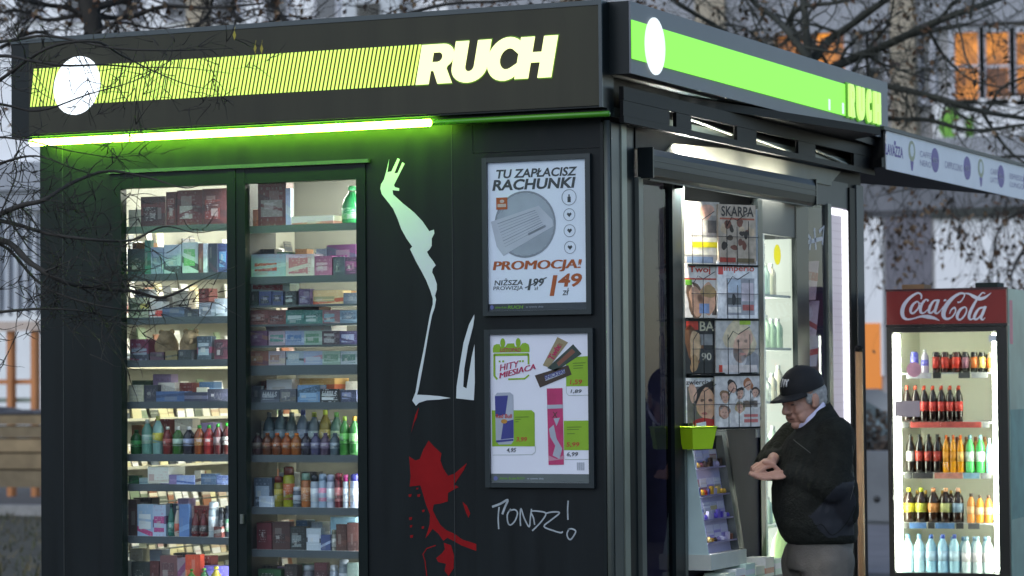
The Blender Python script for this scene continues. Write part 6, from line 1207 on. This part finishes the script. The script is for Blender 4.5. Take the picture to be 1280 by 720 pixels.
# left hand lies open, palm up
PLM = V3(968, 592, -.165)
def handbox(mb, c, X, Y, Z, L, Wd, T): mb.ell(c, (L, Wd, T), Matrix((X, Y, Z)).transposed(), 14, 10)
hx_ = Vector((-.965, -.20, -.06)).normalized(); hz_ = (Vector((-.05, -.42, 1)) - hx_*Vector((-.05, -.42, 1)).dot(hx_)).normalized(); hy_ = hz_.cross(hx_)
handbox(b, PLM, hx_, hy_, hz_, .050, .040, .014); b.cap(WRL, PLM+hx_*-.03, .026, .022)
def finger(mb, base, dirs, lens, r0, r1):
    p = base; n = len(lens)
    for i in range(n):
        q = p+dirs[i].normalized()*lens[i]; mb.cap(p, q, r0+(r1-r0)*i/n, r0+(r1-r0)*(i+1)/n, 8); p = q
    return p
for k, (o, L) in enumerate(((-.030, .9), (-.010, 1.), (.010, .98), (.029, .8))):
    cu = .10+.07*k
    finger(b, PLM+hx_*.040+hy_*o, [hx_+hz_*.02, hx_+hz_*cu, hx_+hz_*(cu+.18)], [.036*L, .026*L, .020*L], .0092, .0074)
finger(b, PLM-hx_*.020-hy_*.034+hz_*.004, [hx_*.7-hy_*.35+hz_*.75, hx_*.85+hz_*.55, hx_+hz_*.15], [.034, .030, .022], .0115, .0085)
# right hand above it, fingers closed as if counting coins
PRM = V3(958, 578, -.115)
gx = Vector((-.86, -.38, -.34)).normalized(); gz = (Vector((-.1, -.45, .9))-gx*Vector((-.1, -.45, .9)).dot(gx)).normalized(); gy = gz.cross(gx)
handbox(b, PRM, gx, gy, gz, .044, .038, .017); b.cap(WRR, PRM-gx*.025, .026, .023)
for k, (o, L) in enumerate(((-.029, .85), (-.010, 1.), (.010, 1.), (.028, .9))):
    finger(b, PRM+gx*.036+gy*o, [gx-gz*.25, gx*.25-gz*1.0, -gx*.75-gz*.6], [.034*L, .026*L, .019*L], .0098, .0078)
finger(b, PRM-gx*.008-gy*.034-gz*.004, [gx*.9-gy*.2-gz*.35, gx-gz*.5+gy*.15, gx*.8-gz*.7+gy*.2], [.032, .028, .022], .0115, .0085)
SKIN = mat('skin', (.47, .255, .18), .55, var=.16, scale=22, bump=.15, bscale=160)
bme = remesh('person', b, .0036, 2)
MAN = link('person', bme, SKIN, None, MO); MAN.rotation_euler = (0, 0, ROTM)
tag(MAN, 'elderly man in black cap and black jacket looking down at his hands', 'person')
# face details
DK = mat('brow_grey', (.20, .18, .16), .8); EY = mat('eye_dark', (.03, .02, .018), .4)
for s in (-1, 1):
    build('eyebrow', MB().tube([H(.094, s*.016, .012), H(.096, s*.030, .016), H(.083, s*.050, .010)], [.004, .0055, .003], 6), DK, MAN)
    build('eye', MB().ell(H(.086, s*.032, -.013), (.006, .012, .0035), HM, 10, 6), EY, MAN)
build('mouth_line', MB().tube([H(.089, -.022, -.079), H(.0915, 0, -.0795), H(.089, .022, -.079)], [.0015, .0022, .0015], 5), mat('lip_dark', (.13, .05, .04), .6), MAN)
# hair: grey, at the back and sides
hb_ = MB(); hb_.ell(H(-.032, 0, .000), (.090, .085, .070), HM, 24, 16)
for s in (-1, 1): hb_.ell(H(.020, s*.069, -.004), (.014, .008, .030), HM); hb_.ell(H(-.046, s*.060, -.030), (.040, .020, .040), HM)
hb_.ell(H(-.078, 0, -.030), (.030, .055, .045), HM)
hme = remesh('hair', hb_, .005, 2)
for v in hme.vertices: v.co += v.normal*(random.uniform(-.0022, .0022))
link('hair', hme, mat('hair_grey', (.43, .42, .40), .75, var=.35, scale=60, bump=.9, bscale=220), MAN)
# cap
CAPM = mat('cap_black', (.007, .007, .008), .8, var=.2, scale=40, bump=.3, bscale=300)
def capP(a, e, k=1.): return H(-.012, 0, .036)+HM@Vector((.108*k*math.cos(e)*math.cos(a), .090*k*math.cos(e)*math.sin(a), .100*k*math.sin(e)))
vs = []; fs = []; NU, NV = 36, 10
for j in range(NV+1):
    e = R(-6+96*j/NV)
    for i in range(NU): vs.append(capP(2*math.pi*i/NU, e, 1+.006*math.cos(6*2*math.pi*i/NU)*(1-j/NV)))
for j in range(NV):
    for i in range(NU): fs.append((j*NU+i, j*NU+(i+1) % NU, (j+1)*NU+(i+1) % NU, (j+1)*NU+i))
cm_ = MB(); cm_.add(vs, fs, 0, True); cap_o = build('cap', cm_, CAPM, MAN)
br = MB(); vs = []; fs = []; N = 15
for j, (ext, dz) in enumerate(((0., .0), (.042, -.003), (.072, -.010))):
    for i in range(N):
        t = -1+2*i/(N-1); a = t*R(66); rim = Vector((.106*math.cos(a), .090*math.sin(a), -.004)); push = math.sqrt(max(0, 1-t*t))**.7
        vs.append(H(-.012, 0, .036)+HM@(rim+Vector((ext*push, 0, dz*push+.0-.018*t*t*(ext > 0)))))
n0 = len(vs)
vs += [v-HM@Vector((0, 0, .005)) for v in vs]
for j in range(2):
    for i in range(N-1): q = (j*N+i, j*N+i+1, (j+1)*N+i+1, (j+1)*N+i); fs.append(q); fs.append(tuple(n0+x for x in reversed(q)))
for i in range(N-1): fs.append((2*N+i, 2*N+i+1, n0+2*N+i+1, n0+2*N+i))
br.add(vs, fs, 0, True); build('brim', br, CAPM, cap_o)
build('cap_button', MB().ell(capP(0, R(90)), (.008, .008, .005), HM, 8, 6), CAPM, cap_o)
LOGO = mat('logo_white', (.62, .60, .58), .6)
def capl(u, v): return capP(u, R(25)+v, 1.012)
for st in ([(-.20, -.10), (-.20, .28), (.02, -.10), (.02, .28)], [(.08, .26), (.17, .10), (.27, .26)], [(.17, .10), (.16, -.10)]):
    build('cap_logo', MB().tube([capl(u*1.1+.08, v*.9) for u, v in st], .0042, 5), LOGO, cap_o)
# shirt collar and jacket
def band(mb, rows, k=28):
    vs = []; fs = []
    for (cx_, cpy, ra, rb, tilt) in rows:
        for i in range(k): t = 2*math.pi*i/k; x = ra*math.cos(t); vs.append((A(cx_)+x, rb*math.sin(t), Cc(cpy)+x*tilt))
    n = len(rows)
    for r_ in range(n-1):
        for i in range(k): fs.append((r_*k+i, r_*k+(i+1) % k, (r_+1)*k+(i+1) % k, (r_+1)*k+i))
    mb.add(vs, fs, 0, True); return mb
build('shirt_collar', band(MB(), [(1017, 529, .066, .074, .9), (1015, 517, .066, .072, .92), (1015, 516.5, .060, .066, .92), (1017, 527, .060, .066, .9)]), mat('shirt_lilac', (.55, .55, .72), .7), MAN)
JK = [mat('jacket_fleece', (.014, .0155, .0125), .9, var=.45, scale=25, bump=.8, bscale=90, spec=.2), mat('jacket_panel', (.021, .023, .029), .55, var=.15, scale=12, spec=.3)]
j = MB()
def ring_loft(mb, rows, k=28):
    vs = []; fs = []
    for (ca, cb, cz, ra, rb, tilt) in rows:
        for i in range(k):
            t = 2*math.pi*i/k; x = ra*math.copysign(abs(math.cos(t))**.85, math.cos(t)); y = rb*math.copysign(abs(math.sin(t))**.85, math.sin(t)); vs.append((ca+x, cb+y, cz+x*tilt))
    n = len(rows)
    for r_ in range(n-1):
        for i in range(k): fs.append((r_*k+i, r_*k+(i+1) % k, (r_+1)*k+(i+1) % k, (r_+1)*k+i))
    fs.append(tuple(range(k-1, -1, -1))); fs.append(tuple(range((n-1)*k, n*k))); mb.add(vs, fs, 0, True)
def jr(xl, xr, py, rb, tilt=0.): return ((A(xl)+A(xr))/2, 0., Cc(py), (A(xr)-A(xl))/2, rb, tilt)
ring_loft(j, [jr(983, 1070, 678, .185), jr(978, 1072, 672, .20), jr(970, 1072, 655, .215), jr(966, 1072, 635, .22), jr(966, 1070, 610, .22), jr(970, 1068, 585, .21), jr(977, 1064, 562, .20), jr(986, 1058, 545, .175, .1), jr(1000, 1050, 530, .12, .2), jr(1004, 1044, 520, .080, .35), jr(1006, 1042, 512, .072, .45)])
j.cap(SHL+Vector((-.01, .03, .02)), ELL, .092, .078, 16); j.cap(ELL, WRL+Vector((.015, 0, 0)), .078, .046, 16); j.cap(V3(1040, 545, -.12), V3(1022, 545, .13), .075, .075, 16)
j.cap(SHR, ELR, .088, .072, 16); j.cap(ELR, WRR+Vector((.012, .03, 0)), .072, .045, 16)
j.cap(V3(1046, 606, -.19), V3(1052, 640, -.15), .075, .06, 12)
jme = remesh('jacket', j, .0072, 6)
from mathutils import noise as NZ
def folds(me, amp, pts):
    vs = me.vertices
    for v in vs:
        c = v.co; d = NZ.noise(c*9)*amp + NZ.noise(c*22)*amp*.5
        for (p, q, wl, am) in pts:   # creases running across a sleeve
            ax = q-p; t = (c-p).dot(ax)/ax.length_squared
            if -.1 < t < 1.1:
                rr = (c-p-ax*t).length; am_ = am*(.35+.9*abs(NZ.noise(c*6+Vector((3, 1, 7)))))
                if rr < .12: d += am_*math.sin(t*ax.length/wl*6.283+NZ.noise(c*9)*5)*(1-rr/.12)**.3
        v.co = c+v.normal*d
    me.update()
folds(jme, .007, [(ELL, WRL, .036, .0055), (ELR, WRR, .034, .0055), (SHL, ELL, .085, .0045), (V3(1010, 650, -.1), V3(1060, 560, -.1), .12, .003)])
for p in jme.polygons:
    c = p.center; x = 1010+c.x*S_; y = 472-(c.z-1.62)*S_
    x += 5*NZ.noise(c*14); y += 5*NZ.noise(c*11)
    p.material_index = 1 if (c.y < -.02 and y < 668 and x > 1004 and y > 600+max(0, (1045-x))*1.1 and x < 1062+.0*y and y < 640+(x-1000)*.9 and y > 598) else 0
    p.use_smooth = True
JO = link('jacket', jme, JK, MAN)
bv = BVHTree.FromPolygons([v.co for v in jme.vertices], [tuple(p.vertices) for p in jme.polygons])
def onj(px, py, lift=.0008):
    h = bv.ray_cast(Vector((A(px), -2, Cc(py))), Vector((0, 1, 0)))
    return (h[0]+h[1]*lift) if h[0] is not None else Vector((A(px), -.2, Cc(py)))
PIP = mat('piping_pale', (.10, .105, .095), .6); 
def online(name, pts, r, m_): build(name, MB().tube([onj(*p) for p in [tuple(q) for q in smooth_line([Vector((*p, 0)).xy for p in pts], 4)]], r, 5), m_, JO)
online('piping', [(991, 549), (996, 554), (1002, 559), (1009, 565)], .0014, PIP)
online('piping', [(1060, 556), (1062, 575), (1061, 600), (1056, 622)], .0012, PIP)
online('zip', [(990, 538), (985, 552), (980, 568)], .0014, MC['jacket_fleece']); online('panel_seam', [(1004, 664), (1020, 652), (1034, 666), (1052, 652), (1062, 630)], .0016, MC['jacket_fleece'])
build('collar', band(MB(), [(1026, 543, .105, .115, .55), (1021, 531, .086, .095, .8), (1018, 523, .077, .084, .95), (1018, 523.5, .069, .075, .95), (1020, 533, .072, .080, .9)]), JK[0], JO)
# trousers and shoes
tr_ = MB()
ring_loft(tr_, [jr(984, 1064, 712, .165), jr(984, 1067, 690, .175), jr(986, 1067, 672, .175)])
tr_.cap(V3(1032, 700, -.085), Vector((A(1030), -.10, .48)), .118, .092, 16); tr_.cap(Vector((A(1030), -.10, .48)), Vector((A(1040), -.10, .10)), .092, .078, 16)
tr_.cap(V3(1012, 700, .085), Vector((A(1006), .08, .48)), .118, .092, 16); tr_.cap(Vector((A(1006), .08, .48)), Vector((A(1016), .09, .10)), .092, .078, 16)
tme = remesh('trousers', tr_, .010, 4); folds(tme, .008, [])
link('trousers', tme, mat('trousers_grey', (.13, .118, .10), .85, var=.2, scale=14, bump=.4, bscale=120), MAN)
for (an, toe) in ((Vector((A(1040), -.10, .09)), Vector((A(990), -.15, .04))), (Vector((A(1016), .09, .09)), Vector((A(966), .04, .04)))):
    s_ = MB(); s_.cap(an+Vector((.03, 0, -.045)), toe, .05, .042); s_.cap(an, an-Vector((0, 0, .03)), .055, .05); build('shoe', s_, mat('shoe_black', (.012, .011, .010), .4), MAN)
